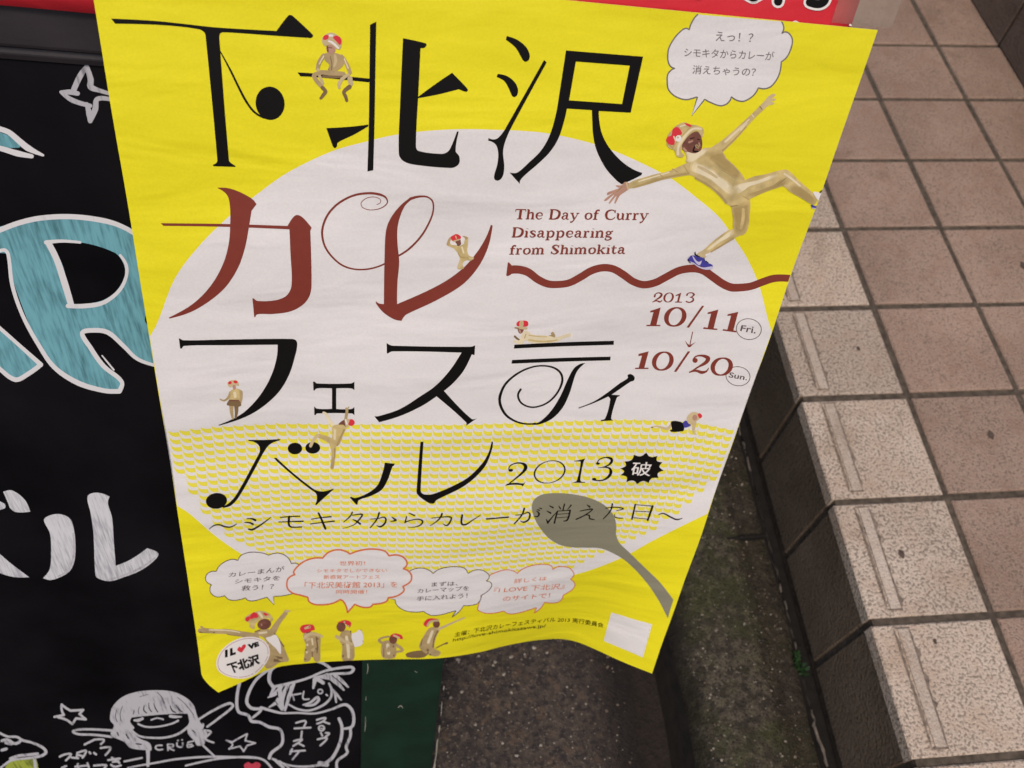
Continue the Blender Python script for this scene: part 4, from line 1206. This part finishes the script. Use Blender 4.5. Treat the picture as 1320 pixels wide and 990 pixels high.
figure('person in gold climbing and hanging from a letter', 6.5, [
 (q,'s',SUIT_L,[(360,345,60),(270,240,40),(225,150,40),(185,125,26)]), (q,'s',TAN,[(500,300,46),(505,200,40),(520,110,40),(510,70,30)]), (q,'s',TAN,[(530,70,20),(545,48,14)]),
 (q,'s',SUIT,[(310,540,90),(180,475,64),(100,455,54)]), (q,'s',TAN_L,[(100,455,50),(40,525,44),(5,600,44)]), (q,'s',SUIT,[(325,580,84),(330,720,56),(310,910,46)]), (q,'s',SUIT_D,[(345,640,20),(345,780,14)]), (q,'s',TAN,[(322,780,44),(308,905,44)]),
 (q,'p',SUIT,[(310,330),(400,295),(505,325),(470,440),(390,600),(280,600),(310,460)]), (q,'s',SUIT_D,[(480,370,24),(430,480,26),(380,590,24)]), (q,'s',SUIT_L,[(350,380,30),(345,500,30)]),
 (q,'p',FACE,[(400,295),(450,245),(495,230),(505,330),(470,300)]), (q,'e',HEART,(580,268,48,48)), (q,'p',TAN_L,[(488,225),(520,215),(560,225),(540,290),(550,315),(510,345)]), (q,'s',WHITEPRINT,[(500,232,22),(520,290,18)])])
q = (650, 400, 13.2)
figure('person in gold lying on a letter bar', 6.5, [
 (q,'s',TAN,[(780,440,44),(835,440,64),(820,390,54)]), (q,'s',WHITEPRINT,[(790,360,40),(815,315,40)]),
 (q,'p',SUIT_L,[(330,350),(390,350),(480,410),(700,425),(800,440),(870,460),(1000,420),(1130,392),(1142,432),(1000,478),(900,530),(700,552),(450,552),(360,505),(310,572),(180,550),(145,510),(250,505),(290,430)]),
 (q,'s',SUIT,[(420,500,30),(600,525,30),(800,520,30),(900,500,20)]), (q,'s',SUIT_D,[(345,470,14),(370,400,12)]), (q,'s',SUIT,[(420,420,18),(560,440,14),(720,445,14)]),
 (q,'s',WHITEPRINT,[(1150,405,40),(1150,440,36),(1135,478,28)]), (q,'s',TAN_D,[(180,440,36),(215,475,34),(250,495,26)]), (q,'s',WHITEPRINT,[(190,410,30),(225,395,26)]),
 (q,'p',FACE,[(230,305),(330,315),(310,370),(275,395),(245,375)]), (q,'s',SKIN,[(262,340,34),(275,375,26)]),
 (q,'p',TAN_L,[(175,283),(240,280),(390,288),(380,325),(300,318),(200,310)]), (q,'s',TAN_D,[(180,295,16),(250,305,14)]),
 (q,'p',HEART,[(208,248),(215,205),(250,178),(330,170),(390,182),(408,215),(400,260),(360,275),(280,272),(225,265)]), (q,'p',TAN_L,[(270,178),(322,176),(318,274),(262,270)]), (q,'s',SUIT,[(290,200,22),(290,255,24)])])
q = (560, 290, 14.1)
figure('person in gold holding a helmet on the red letter', 6.5, [
 (q,'p',SUIT,[(350,405),(460,375),(575,340),(600,500),(640,560),(720,588),(665,645),(600,638),(540,660),(510,715),(535,785),(430,800),(415,760),(460,620),(440,530)]),
 (q,'s',SUIT_D,[(430,500,20),(480,580,24),(600,590,22)]), (q,'s',SUIT_L,[(500,400,30),(530,500,30)]), (q,'s',TAN_L,[(470,650,40),(450,760,50)]), (q,'s',TAN_L,[(640,600,40),(700,605,30)]),
 (q,'s',SUIT,[(370,390,74),(250,345,62)]), (q,'s',TAN,[(250,345,56),(275,260,44),(310,225,36)]), (q,'s',SUIT,[(565,400,70),(585,250,62)]), (q,'s',TAN,[(580,235,56),(530,215,40)]),
 (q,'p',FACE,[(385,290),(470,268),(482,340),(450,375),(410,370)]), (q,'p',WHITEPRINT,[(285,290),(330,280),(410,350),(380,362),(300,350)]), (q,'p',WHITEPRINT,[(480,215),(550,232),(540,290),(490,330)]),
 (q,'p',HEART,[(295,215),(340,185),(395,160),(450,180),(482,215),(470,250),(400,262),(345,292),(310,265)]), (q,'s',TAN_L,[(385,200,20),(400,240,22)]), (q,'s',TAN_L,[(350,290,26),(460,258,22)])])
q = (270, 480, 14.14)
figure('small person in a short skirt standing on a letter', 6.5, [
 (q,'s',TAN,[(400,600,76),(405,720,62),(425,840,34)]), (q,'s',TAN_D,[(490,610,80),(492,720,60),(478,820,36)]),
 (q,'s',TAN,[(385,365,54),(350,450,48),(270,510,32),(195,485,20)]), (q,'p',SUIT,[(385,335),(480,290),(590,340),(575,520),(360,510),(385,420)]), (q,'s',TAN,[(575,350,56),(580,450,50),(560,550,40)]), (q,'s',SUIT_L,[(460,370,50),(470,440,50)]),
 (q,'p',TAN_D,[(360,508),(540,508),(578,600),(500,625),(440,612),(318,590)]), (q,'s',FACE,[(365,505,24),(530,510,24)]), (q,'s',SKIN,[(450,250,60),(455,290,50)]),
 (q,'p',TAN_L,[(330,190),(400,140),(510,150),(535,240),(490,235),(440,225),(390,270),(345,245)]), (q,'e',HEART,(475,170,38,26,15)), (q,'e',HEART,(375,185,34,28,-20))])
q = (840, 520, 14.67)
figure('person crawling in black shorts', 6.5, [
 (q,'s',TAN_L,[(340,400,70),(300,475,50),(100,430,30),(10,448,22)]), (q,'s',BLACK,[(-5,450,18),(20,448,14)]), (q,'s',WHITEPRINT,[(300,410,40),(330,370,50)]),
 (q,'p',BLUE,[(575,385),(650,320),(740,410),(620,455)]), (q,'p',BLACK,[(370,340),(560,350),(610,440),(605,510),(570,525),(375,535),(345,500),(380,490)]),
 (q,'s',TAN_L,[(810,370,74),(790,500,50),(800,560,34),(840,582,20)]), (q,'p',TAN_L,[(660,290),(690,220),(780,160),(880,180),(942,220),(940,260),(850,330),(780,390),(700,380)]), (q,'e',SKIN,(815,265,46,56)), (q,'p',HEART,[(870,200),(910,182),(955,235),(920,278),(890,260)])])
q = (250, 770, 7.61)
figure('person in gold with both arms spread at the lower left', 5.5, [
 (q,'s',TAN,[(610,385,64),(450,355,52),(330,335,48),(200,332,44),(110,322,44),(60,325,46)]), (q,'s',TAN_D,[(440,375,14),(330,360,12)]), (q,'s',TAN,[(110,315,20),(70,285,16)]), (q,'s',TAN_D,[(200,345,12),(60,340,16)]),
 (q,'s',TAN,[(770,340,70),(830,240,48),(890,165,42),(905,140,40)]), (q,'s',TAN_L,[(905,135,26),(940,133,16)]),
 (q,'p',TAN,[(590,350),(680,310),(760,320),(810,380),(865,460),(912,560),(928,622),(840,640),(760,690),(705,692),(690,600),(720,480),(690,400)]),
 (q,'s',TAN_D,[(780,600,60),(870,610,50)]), (q,'s',SUIT_L,[(640,350,18),(720,340,20)]), (q,'s',TAN_D,[(770,330,10),(815,385,12),(880,480,14)]), (q,'s',SUIT_L,[(730,470,16),(740,560,20)]), (q,'s',TAN_D,[(600,335,10),(650,318,12)]), (q,'s',SUIT_L,[(150,318,12),(330,322,12),(450,342,10)]), (q,'p',WHITEPRINT,[(755,380),(800,365),(838,420),(855,500),(850,555),(805,500),(705,400)]),
 (q,'p',SUIT,[(500,225),(510,185),(590,145),(660,130),(740,160),(775,212),(755,240),(740,205),(690,210),(640,225),(600,262),(590,310),(548,290),(540,245)]), (q,'e',FACE,(690,262,68,52,-10)), (q,'s',SKIN,[(665,265,22),(690,275,20)]),
 (q,'p',HEART,[(505,205),(550,175),(585,145),(625,160),(638,190),(560,212),(520,238)]), (q,'p',HEART,[(680,148),(720,160),(735,178),(700,180)]), (q,'s',SUIT_L,[(640,150,24),(670,190,24)])])
q = (370, 780, 5.739)
figure('small person folding both arms', 5, [
 (q,'p',TAN,[(125,205),(165,195),(240,220),(245,330),(242,412),(205,415),(188,370),(165,412),(125,415),(140,300),(120,240)]), (q,'s',TAN_L,[(160,260,40),(190,320,40)]), (q,'s',TAN_D,[(225,250,18),(215,320,14)]), (q,'s',TAN_D,[(140,330,14),(135,400,14)]),
 (q,'s',FACE,[(150,192,34),(165,186,30)]), (q,'s',TAN_D,[(215,235,10),(225,300,12),(222,350,10)]), (q,'s',TAN_D,[(186,345,7),(188,380,9)]), (q,'s',SUIT_L,[(150,290,16),(146,350,14)]), (q,'s',SUIT_L,[(185,250,14),(190,290,12)]), (q,'s',TAN_L,[(130,240,26),(165,215,24),(205,212,22),(260,232,16)]), (q,'p',HEART,[(95,175),(115,148),(190,145),(205,180),(185,188),(120,205)]), (q,'s',TAN_L,[(135,170,16),(165,160,22)])])
figure('small person carrying a white pack', 5, [
 (q,'p',WHITEPRINT,[(478,215),(510,200),(530,183),(555,195),(565,270),(540,300),(485,302)]), (q,'s',TAN,[(548,185,10),(562,265,10)]),
 (q,'p',TAN,[(400,200),(460,188),(482,260),(496,300),(490,402),(410,405),(408,300),(390,265)]), (q,'s',SUIT_L,[(440,235,22),(452,320,24),(455,385,18)]), (q,'s',TAN_L,[(365,232,24),(420,262,24),(480,288,20)]), (q,'s',TAN_D,[(415,290,10),(415,380,12)]), (q,'s',TAN_D,[(470,190,8),(475,270,8)]),
 (q,'e',FACE,(400,160,34,36)), (q,'p',HEART,[(370,130),(430,110),(475,130),(462,165),(435,138),(400,128)]), (q,'s',TAN_L,[(425,125,14),(455,155,12)])])
figure('small person with one hand to the head', 5, [
 (q,'p',TAN,[(705,275),(760,260),(800,280),(800,385),(705,385)]), (q,'s',SUIT_L,[(745,295,26),(752,355,22)]), (q,'s',TAN_D,[(788,300,10),(790,375,12)]), (q,'s',TAN_D,[(715,320,6),(716,378,8)]), (q,'s',TAN,[(800,290,24),(855,332,18),(812,345,16)]), (q,'s',TAN,[(720,285,22),(680,262,18),(695,245,15),(750,232,14)]),
 (q,'e',FACE,(785,252,30,34)), (q,'p',HEART,[(765,225),(800,208),(850,225),(855,250),(810,240)]), (q,'s',TAN_L,[(790,222,14),(830,240,12)])])
figure('small person kneeling and pointing up', 5, [
 (q,'p',TAN_D,[(880,358),(980,335),(1050,348),(1010,385),(890,385)]), (q,'p',TAN,[(1060,165),(1130,170),(1102,240),(1090,320),(1135,345),(1120,375),(1060,372),(978,312),(1010,230)]), (q,'s',SUIT_L,[(1075,195,20),(1045,275,20)]), (q,'s',TAN_D,[(1115,190,8),(1088,250,10),(1080,310,10)]), (q,'s',TAN_D,[(1000,250,6),(990,300,8)]), (q,'s',TAN_D,[(1040,330,18),(1060,365,16)]),
 (q,'s',TAN_L,[(1125,175,20),(1220,132,13),(1312,92,10)]), (q,'s',TAN_D,[(1100,318,7),(1155,290,8),(1185,280,14)]), (q,'e',FACE,(1105,140,26,26)), (q,'p',HEART,[(1010,145),(1025,112),(1060,97),(1120,106),(1060,125),(1040,160)]), (q,'s',TAN_L,[(1040,150,16),(1060,122,16),(1120,112,14)])])

# ---- oval badge
q = (250, 770, 7.61)
A = Art(POSTER, 7.5, q)
A.ell(482, 590, 275, 190, WHITEPRINT, -24, 48)
o = A.build('oval_badge', poster)
A = Art(POSTER, 8, q)
A.ring(482, 590, 258, 174, mat('pink ring ink', (.45, .16, .19), .5), 5, 5, 0, -24, 48)
A.build('badge_ring', o)
A = Art(POSTER, 8.3, q)
A.text('I L', [(305,590),(412,556)], [(305,515),(408,482)], BLACK, .09)
A.text('VE', [(535,515),(642,474)], [(524,460),(632,430)], BLACK, .08)
A.poly([(430,498),(445,482),(465,490,1),(480,465),(505,460),(510,478),(495,505),(468,540,1),(440,528),(425,512)], HEART)
A.text('下北沢', [(340,755),(490,710),(650,650)], [(318,645),(465,600),(640,545)], BLACK, .05)
A.build('badge_lettering', o)

# ------------------------------------------------------------------ red price banner and its tape
rb = empty('red_banner', B0 + PU * 0.0 + BV * .03)
tag(rb, 'red paper banner with outlined price lettering along the top of the board', 'banner')
def flat(name, u0, u1, v0, v1, h, th, m, parent, wav=.0006):
    nx, ny_ = 60, 10
    V = []
    for j in range(ny_ + 1):
        for i in range(nx + 1):
            u = u0 + (u1 - u0) * i / nx; v = v0 + (v1 - v0) * j / ny_
            V.append(P0 + PU * u + PV * v + PN * (h + wav * math.sin(u * 40 + v * 20)))
    n = len(V); V += [q - PN * th for q in V]
    k = nx + 1; F = []
    for j in range(ny_):
        for i in range(nx):
            a = j * k + i
            F += [(a, a + k, a + k + 1, a + 1), (n + a, n + a + 1, n + a + k + 1, n + a + k)]
    rim = list(range(nx)) + [j * k + nx for j in range(ny_)] + [ny_ * k + i for i in range(nx, 0, -1)] + [j * k for j in range(ny_, 0, -1)]
    for i in range(len(rim)):
        a, b = rim[i], rim[(i + 1) % len(rim)]
        F.append((a, b, n + b, n + a))
    return link_mesh(name, V, F, [m], None, parent, True)
flat('banner_sheet', -.40, .4052, -.105, .0288, -.0026, .0003, REDPAPER, rb)
class Banner(Poster):
    grid = None
    def uv(self, px, py):
        dr = sight(px, py)
        o_ = P0 - PN * .0018
        k = (o_ - CAM).dot(PN) / dr.dot(PN)
        q = CAM + dr * k - P0
        return (q.dot(PU), q.dot(PV))
    def at(self, u, v, h): return P0 + PU * u + PV * v + PN * (-.0018 + h)
A = Art(Banner(), 1)
def outlined(strokes, w, o_):
    for s in strokes: A.stroke([(x, y, w + o_) for x, y in s], WHITEPRINT)
    for s in strokes: A.stroke([(x, y, w) for x, y in s], BLACK)
outlined([[(1003,2),(1009,-40),(1013,-78)], [(1013,-78),(1045,-77),(1078,-75)], [(1010,-36),(1042,-34),(1072,-32)], [(1043,-76),(1042,-36)], [(1078,-75),(1070,-30),(1063,0),(1056,5),(1044,3)]], 11, 6)
outlined([[(970,-3),(950,-20),(950,-60),(975,-82),(998,-62),(994,-22),(972,-3)]], 10, 6)
outlined([[(900,-9),(880,-26),(880,-66),(905,-88),(928,-68),(924,-28),(902,-9)]], 10, 6)
A.build('banner_lettering', rb)

TAPE = bpy.data.materials.new('clear tape')
TAPE.use_nodes = True
n_, l_ = TAPE.node_tree.nodes, TAPE.node_tree.links
pb = n_['Principled BSDF']
pb.inputs['Base Color'].default_value = (.40, .36, .30, 1)
pb.inputs['Roughness'].default_value = .155
pb.inputs['Alpha'].default_value = .15
tp = empty('clear_tape', P0 + PU * .415 - PV * .01)
tag(tp, 'strip of clear tape sticking out past the right end of the red banner', 'tape')
flat('tape_strip', .392, .4290, -.06, -.0012, -.0014, .00008, TAPE, tp, .0003)

# torn white flecks of paper and tape along the poster's top edge
for x0, x1, y in ((693,704,.5),(731,742,4.5),(816,829,11.5),(858,872,15.5),(1021,1030,28),(1094,1098,32)):
    A = Art(Banner(), 6)
    A.poly([(x0, y, 1), ((x0+x1)/2, y-1.6), (x1, y+.8, 1), ((x0+x1)/2, y+1.6)], WHITEPRINT)
    A.build('paper_fleck', rb)

# ------------------------------------------------------------------ chalkboard stand
def avg_u(pts): return sum(BOARD.uv(*p)[0] for p in pts) / len(pts)
UR = avg_u([(555,990),(573,855)])
UI = avg_u([(470,850),(462,990)])
UL = UR - .64
VT = -.10
def wp(u, v, h): return B0 + PU * u + BV * v + BN * h
# foot of the board where it meets the cambered street
VB = .88
for _ in range(30):
    q_ = wp(UR, VB, -.01)
    VB += (q_.z - street_z(q_.x, q_.y) - .001) / .94
board = empty('chalkboard_stand', wp((UL + UR) / 2, VB, -.02))
tag(board, 'black chalkboard stand with a dark green frame and hand painted lettering', 'chalkboard')
def rail(name, u0, u1, v0, v1, h0, h1, m, parent=board, bv=.002):
    v, f = box_vf(wp(u0, v0, h0), PU * (u1 - u0), BV * (v1 - v0), BN * (h1 - h0))
    o = link_mesh(name, v, f, [m], None, parent)
    return bevel(o, bv) if bv else o
rail('panel', UL + .02, UR - .02, VT + .03, VB - .002, -.014, -.006, BOARDBLK, bv=0)
sr = rail('side_rail', UI, UR, VT + .002, VB, -.026, 0, GREEN)
rail('side_rail', UL, UL + (UR - UI), VT + .002, VB, -.026, 0, GREEN)
LT = sum(BOARD.uv(*p)[1] for p in [(0,62),(130,70)]) / 2
LB = sum(BOARD.uv(*p)[1] for p in [(0,82),(133,90)]) / 2
rail('top_rail', UL + (UR - UI) + .0005, UI - .0005, VT, LT, -.026, -.0005, RAILBLK)
rail('panel_bead', UL + (UR - UI) + .0005, UI - .0005, LT + .0004, LB, -.020, -.0035, RAILBLK, bv=.0035)
rail('bottom_rail', UL + (UR - UI) + .0005, UI - .0005, VB - .05, VB - .008, -.034, -.0145, GREEN)
# rear legs of the stand, hinged at the top and splayed backwards
top = wp(0, VT + .02, -.034)
for u in (UL + .03, UR - .07):
    a = wp(u, VT + .02, -.030)
    foot = Vector((a.x + .01, a.y + .33, 0)); foot.z = street_z(foot.x, foot.y) + .001
    ax = PU * .04
    dn = foot - a
    nn = dn.cross(PU).normalized() * .022
    v, f = box_vf(a, ax, dn, nn)
    bevel(link_mesh('rear_leg', v, f, [GREEN], None, board), .002)
a0 = wp(UL + .071, .5, 0); 
v, f = box_vf(Vector((wp(UL + .05, 0, 0).x, wp(0, VT, -.03).y + .205, .40)), PU * .54, Vector((0, .018, 0)), Vector((0, 0, .04)))
link_mesh('rear_brace', v, f, [GREEN], None, board)

# chips along the edge of the frame
def chip(kind, pts):
    A = Art(BOARD, 1, (420, 790, 4.714))
    if kind == 'p': A.poly(pts, CHIP)
    else: A.stroke(pts, CHIP)
    A.build('paint_chip', board)
chip('p', [(690,680,1),(685,715),(688,745),(672,790),(668,860),(652,945),(648,990),(660,990),(668,900),(678,830),(684,760),(696,690)])
chip('p', [(718,440,1),(712,460),(716,470),(722,455)])
for s_ in ([(706,540,3),(704,570,5),(700,625,3)], [(254,310,3),(256,340,6),(250,370,2)], [(244,510,3),(243,530,4)], [(242,630,2),(240,690,5),(236,720,2)], [(440,575,4),(455,565,6),(468,578,4)], [(540,355,3),(555,362,3)]):
    chip('s', s_)

# ---- painted and chalked marks on the black panel
A = Art(PANEL, 1, (0, 225, 3))
A.poly([(-60,225),(70,186),(160,164),(280,158),(400,172),(520,215),(600,300),(630,400),(600,500),(560,560),(600,620),(660,760,1),(590,735),(520,708),(470,655),(420,612),(370,600),(318,605,1),(312,620),(345,680),(400,745),(474,800,1),(466,838,1),(400,835),(300,800),(205,742),(140,640),(75,480),(42,380),(28,305,1),(-60,300,1)], TEAL, [[(195,265,1),(310,262),(440,300),(476,340),(483,390),(450,450),(400,485),(330,500),(285,500,1),(262,420),(238,340)]])
for s in ([(-60,235,18),(-20,222,20),(70,188,20),(160,168,20),(280,163,20),(400,178,20),(470,200,18),(530,235,16)],
          [(-60,300,14),(-20,300,14),(18,292,14),(32,310,14),(48,430,15),(90,550,15),(150,660,16),(210,745,18),(300,805,20),(400,835,18),(462,838,18)],
          [(462,838,18),(470,800,16),(400,740,18),(350,670,18),(318,612,18),(370,602,18),(420,612,18),(480,665,16),(530,712,14),(600,738,12)],
          [(178,262,16),(240,257,12),(310,262,10)], [(188,266,24),(220,330,24),(250,420,26),(274,500,24)], [(262,508,16),(330,508,18),(400,495,16),(460,450,14),(488,395,13),(488,350,13),(465,312,10)],
          [(395,700,5),(440,755,7)]): A.stroke(s, OUTLINE)
A.poly([(-60,560,1),(-5,592),(160,735,1),(60,795,1),(-10,750),(-60,700,1)], TEAL)
A.stroke([(-60,545,14),(-5,590,14),(80,665,14),(158,735,18)], OUTLINE); A.stroke([(158,735,18),(110,770,18),(60,793,18),(0,752,16),(-50,700,14)], OUTLINE)
A.at(0, 0, 4.4)
A.poly([(-80,720),(0,750),(60,775),(115,832),(60,838),(-80,830)], TEAL)
A.stroke([(-80,700,28),(-10,728,30),(50,750,30),(110,800,34),(160,840,36),(244,880,14)], OUTLINE); A.stroke([(-80,830,26),(-10,838,28),(100,870,34),(180,886,24)], OUTLINE)
A.build('painted_capital', board)

A = Art(PANEL, 1, (0, 0, 4.4))
for s in ([(492,378,26),(455,430,34),(418,510,32)], [(345,522,18),(395,522,30),(440,530,26)], [(352,526,22),(410,568,28),(512,600,24)], [(492,590,22),(508,650,36),(512,685,28)], [(512,685,26),(540,620,34),(552,562,28),(640,566,22)], [(492,378,26),(514,450,34),(515,492,36),(560,512,24),(640,535,20)]): A.stroke(s, CHALK)
A.build('chalk_star', board)
A = Art(PANEL, 1, (0, 560, 4.4))
A.poly([(18,325,1),(70,318),(140,370),(172,438,1),(90,440),(55,415),(50,400)], BRUSH); A.poly([(-60,360,1),(0,380),(30,398),(25,420),(-60,435,1)], BRUSH)
A.poly([(250,482),(310,452),(370,460),(405,490),(425,580),(425,700),(400,770),(350,805),(290,825),(244,815,1),(283,760),(290,640),(283,560)], BRUSH)
A.poly([(-60,640,1),(-5,675),(60,730),(166,810,1),(60,805),(-60,760,1)], BRUSH)
A.poly([(497,350),(550,330),(622,352,1),(612,390),(635,470),(645,600),(656,745,1),(740,710),(835,645,1),(898,675),(880,710),(800,770),(700,810),(620,832),(550,812),(540,780),(530,560),(515,450)], BRUSH)
A.stroke([(620,822,8),(700,800,12),(800,755,12),(880,700,10)], CHALK)
A.stroke([(415,560,8),(418,680,12),(390,765,12),(330,805,8)], CHALK)
A.build('brushed_lettering', board)

A = Art(PANEL, 1, (0, 870, 8.25))
def C(*ss, m=CHALK):
    for s in ss: A.stroke(list(s), m)
def W(w, *ss, m=CHALK):
    for s in ss: A.stroke([(x, y, w) for x, y in s], m)
W(25, [(655,315),(700,350),(750,380)], [(750,380),(885,372)], [(885,372),(845,415)], [(845,415),(912,472)], [(912,472),(808,462)], [(808,462),(770,522)], [(770,522),(700,475),(620,450)], [(580,446),(680,425)], [(680,425),(658,380),(655,318)])
A.build('chalk_star', board)
A = Art(PANEL, 1, (0, 870, 8.25))
C([(-60,600,26),(-10,615,26),(80,655,24),(180,660,26),(240,695,28),(340,720,24),(450,770,30),(490,820,32),(440,860,30),(300,885,24),(120,910,26),(30,970,24),(-20,1010,24)])
W(30, [(20,700),(80,690),(160,730),(215,705)], [(110,890),(200,860),(300,850),(400,838)], [(20,800),(70,785)], [(60,720),(120,735)])
A.poly([(95,935),(345,892),(385,885),(392,1080),(40,1080)], LIME)
C([(368,885,32),(375,1000,32),(378,1080,32)])
A.build('chalk_cupcake', board)
A = Art(PANEL, 1, (0, 870, 8.25))
W(22, [(900,740),(1000,690)], [(1000,688),(1105,690),(1075,735)], [(635,870),(690,845),(755,842),(700,910)], [(760,878),(832,886)], [(820,845),(815,880)], [(820,830),(915,805),(900,850),(878,880)], [(830,850),(890,865)], [(950,820),(962,835)], [(1000,828),(1022,845)], [(1070,778),(1175,770),(1160,810),(1122,852)],
  [(660,985),(705,968)], [(800,975),(940,962)], [(828,945),(832,985),(860,1010)], [(930,938),(945,985)], [(1000,965),(1130,960),(1108,992)], [(1150,905),(1275,888)], [(1190,880),(1270,935)], [(1180,955),(1220,975),(1285,960)], [(1200,925),(1260,915)])
A.at(130, 870, 6.6)
W(16, [(200,736),(350,705)])
A.build('chalk_caption', board)

A = Art(PANEL, 1, (130, 870, 6.6))
A.poly([(80,340),(100,270),(180,190),(300,145),(450,130),(600,140),(720,190),(790,260),(820,350),(850,400),(880,420),(870,470),(905,490),(890,535),(880,590),(820,600),(795,560),(745,505),(735,440),(752,400),(738,330,1),(640,330),(500,338),(350,352),(262,362,1),(250,400),(285,450),(265,475),(330,540),(415,580),(430,640),(380,640),(250,620),(200,570),(90,520),(85,490),(112,430),(82,390)], CHALK)
for s in ([(370,260,8),(366,300,10),(388,322,10)], [(408,240,6),(412,285,9),(432,312,8)], [(450,240,6),(465,285,9),(485,315,8)], [(590,260,6),(605,300,12),(632,318,10)], [(640,255,6),(665,295,9),(692,312,8)], [(330,270,4),(318,310,6),(325,332,5)], [(285,300,5),(275,335,6)], [(135,300,5),(125,350,5),(140,400,5)], [(185,265,5),(165,330,5),(172,390,5)],
          [(480,150,5),(520,190,5),(540,240,5)], [(650,190,4),(720,250,5),(790,340,5)], [(140,490,10),(150,515,10)], [(215,505,10),(235,540,10)], [(300,585,10),(345,590,10)], [(780,470,8),(800,490,8)], [(845,395,9),(862,415,9)], [(330,185,4),(400,165,4)]): A.stroke(s, BOARDBLK)
C([(262,468,16),(330,520,16),(450,535,18),(560,530,18),(660,500,20),(742,440,20)], [(285,385,18),(320,385,28),(355,370,22)], [(590,350,24),(625,355,26),(685,355,12)], [(430,382,14),(480,367,12),(530,378,14)], [(318,416,16),(380,440,16),(480,440,14),(600,415,16),(658,388,18)],
  [(400,630,36),(402,700,28),(400,770,28)], [(230,790,14),(330,770,15),(450,750,16),(650,715,18),(950,695,18),(1320,706,16)], [(860,590,18),(970,695,18)], [(830,380,18),(960,300,20),(1095,240,22),(1125,265,20),(1000,370,20),(905,440,18)], [(880,470,18),(935,485,20),(890,540,18),(960,575,16)])
W(14, [(520,598),(475,602),(465,620),(485,636),(525,632)], [(568,590),(572,640)], [(570,590),(615,592),(612,610),(575,616),(622,640)], [(648,578),(652,605),(690,612),(696,578)], [(742,575),(738,612),(785,602)], [(738,595),(775,590)], [(742,572),(788,562)], [(655,556),(657,557)], [(690,551),(692,552)])
A.at(0, 870, 8.25)
C([(1190,590,26),(1000,578,24),(840,580,24),(775,600,24),(830,628,24),(1000,635,24),(1190,658,26)])
A.build('chalk_portrait', board)
A = Art(PANEL, 1, (130, 870, 6.6))
W(14, [(1068,556),(1118,572)], [(1118,572),(1180,535),(1245,502)], [(1245,502),(1228,558)], [(1228,558),(1315,580)], [(1315,580),(1245,600)], [(1245,600),(1215,650)], [(1215,650),(1185,606)], [(1185,606),(1090,630)], [(1090,630),(1120,590),(1072,558)])
A.build('chalk_star', board)

A = Art(PANEL, 1, (300, 840, 6.6))
C([(345,300,30),(310,240,30),(330,150,30),(420,100,28),(520,80,24),(640,70,20),(760,95,24),(842,152,24)], [(345,300,24),(500,265,22),(640,225,20),(800,160,20),(1000,130,24),(1028,148,26),(1000,180,22),(850,190,22),(700,222,20)])
C([(520,275,26),(480,380,34),(445,500,18)], [(470,280,30),(420,400,40),(430,480,20)], [(420,285,30),(370,350,40),(300,390,10)], [(400,330,40),(390,410,40),(310,472,12)], [(380,430,34),(420,490,26)], [(500,300,30),(490,350,24)], [(350,310,30),(320,370,16)])
for s in ([(380,340,8),(385,390,10)], [(440,300,6),(420,340,5)], [(360,420,8),(385,450,8)], [(470,290,4),(455,340,5)]): A.stroke(s, BOARDBLK)
C([(700,235,40),(685,310,18)], [(800,200,40),(880,260,36),(945,325,18)], [(870,200,30),(930,250,30),(982,300,16)], [(850,330,30),(890,370,22),(922,410,14)], [(870,360,22),(880,430,14)], [(720,230,40),(770,265,30)], [(760,215,30),(860,240,26),(920,290,20)],
  [(480,450,16),(560,490,18),(650,500,18),(760,460,20),(828,400,20),(842,330,20),(820,270,18)], [(500,370,14),(580,356,14)], [(510,362,12),(522,412,12)], [(605,338,14),(600,400,14),(650,402,14)], [(600,452,14),(660,432,20),(720,388,24),(732,410,24),(690,450,22),(620,458,16)])
A.ring(745, 338, 20, 18, CHALK, 12, 12)
A.stroke([(795,365,14),(805,372,14)], CHALK)
C([(60,260,26),(35,400,26),(50,510,26),(130,540,24),(160,590,28),(230,600,22),(310,640,26),(400,660,24),(425,720,24),(415,790,24),(330,860,26),(312,905,28)], [(320,140,28),(240,200,24),(190,250,24),(140,340,26),(120,430,28),(160,480,26),(240,492,24),(170,560,20)], [(240,475,24),(360,510,22),(420,522,18),(550,520,16),(700,525,16),(840,490,18),(960,450,24),(1020,510,26),(1020,630,26),(940,655,18)],
  [(905,570,26),(930,650,26),(910,780,26),(830,920,28),(700,970,20),(500,970,16),(340,912,18)], [(1000,645,24),(1000,720,24),(965,810,24),(975,860,22),(890,930,22),(890,1010,22)], [(360,920,24),(430,985,24)], [(740,950,40),(800,960,40)], [(400,930,14),(480,990,14)])
W(16, [(715,580),(790,562),(770,590),(718,612)], [(765,592),(822,612)], [(750,690),(762,715)], [(790,690),(822,695),(790,722)], [(722,745),(802,735),(745,798)], [(540,605),(620,590),(605,640)], [(525,652),(662,645)], [(588,678),(582,728)], [(520,760),(592,745),(515,802)], [(562,780),(605,802)], [(505,828),(488,870)], [(490,848),(615,840)], [(565,848),(510,915)])
A.ring(755, 650, 24, 22, CHALK, 14, 14)
A.stroke([(745,650,10),(770,655,10)], CHALK)
A.build('chalk_portrait', board)
A = Art(PANEL, 1, (300, 840, 6.6))
C([(-400,970,16),(-150,915,18),(0,900,18),(150,897,18),(260,920,18),(330,990,18)])
A.poly([(95,965),(130,940),(165,955),(200,938),(238,960),(220,1000),(165,1040),(110,1000)], CHALKRED)
A.build('chalk_heart', board)
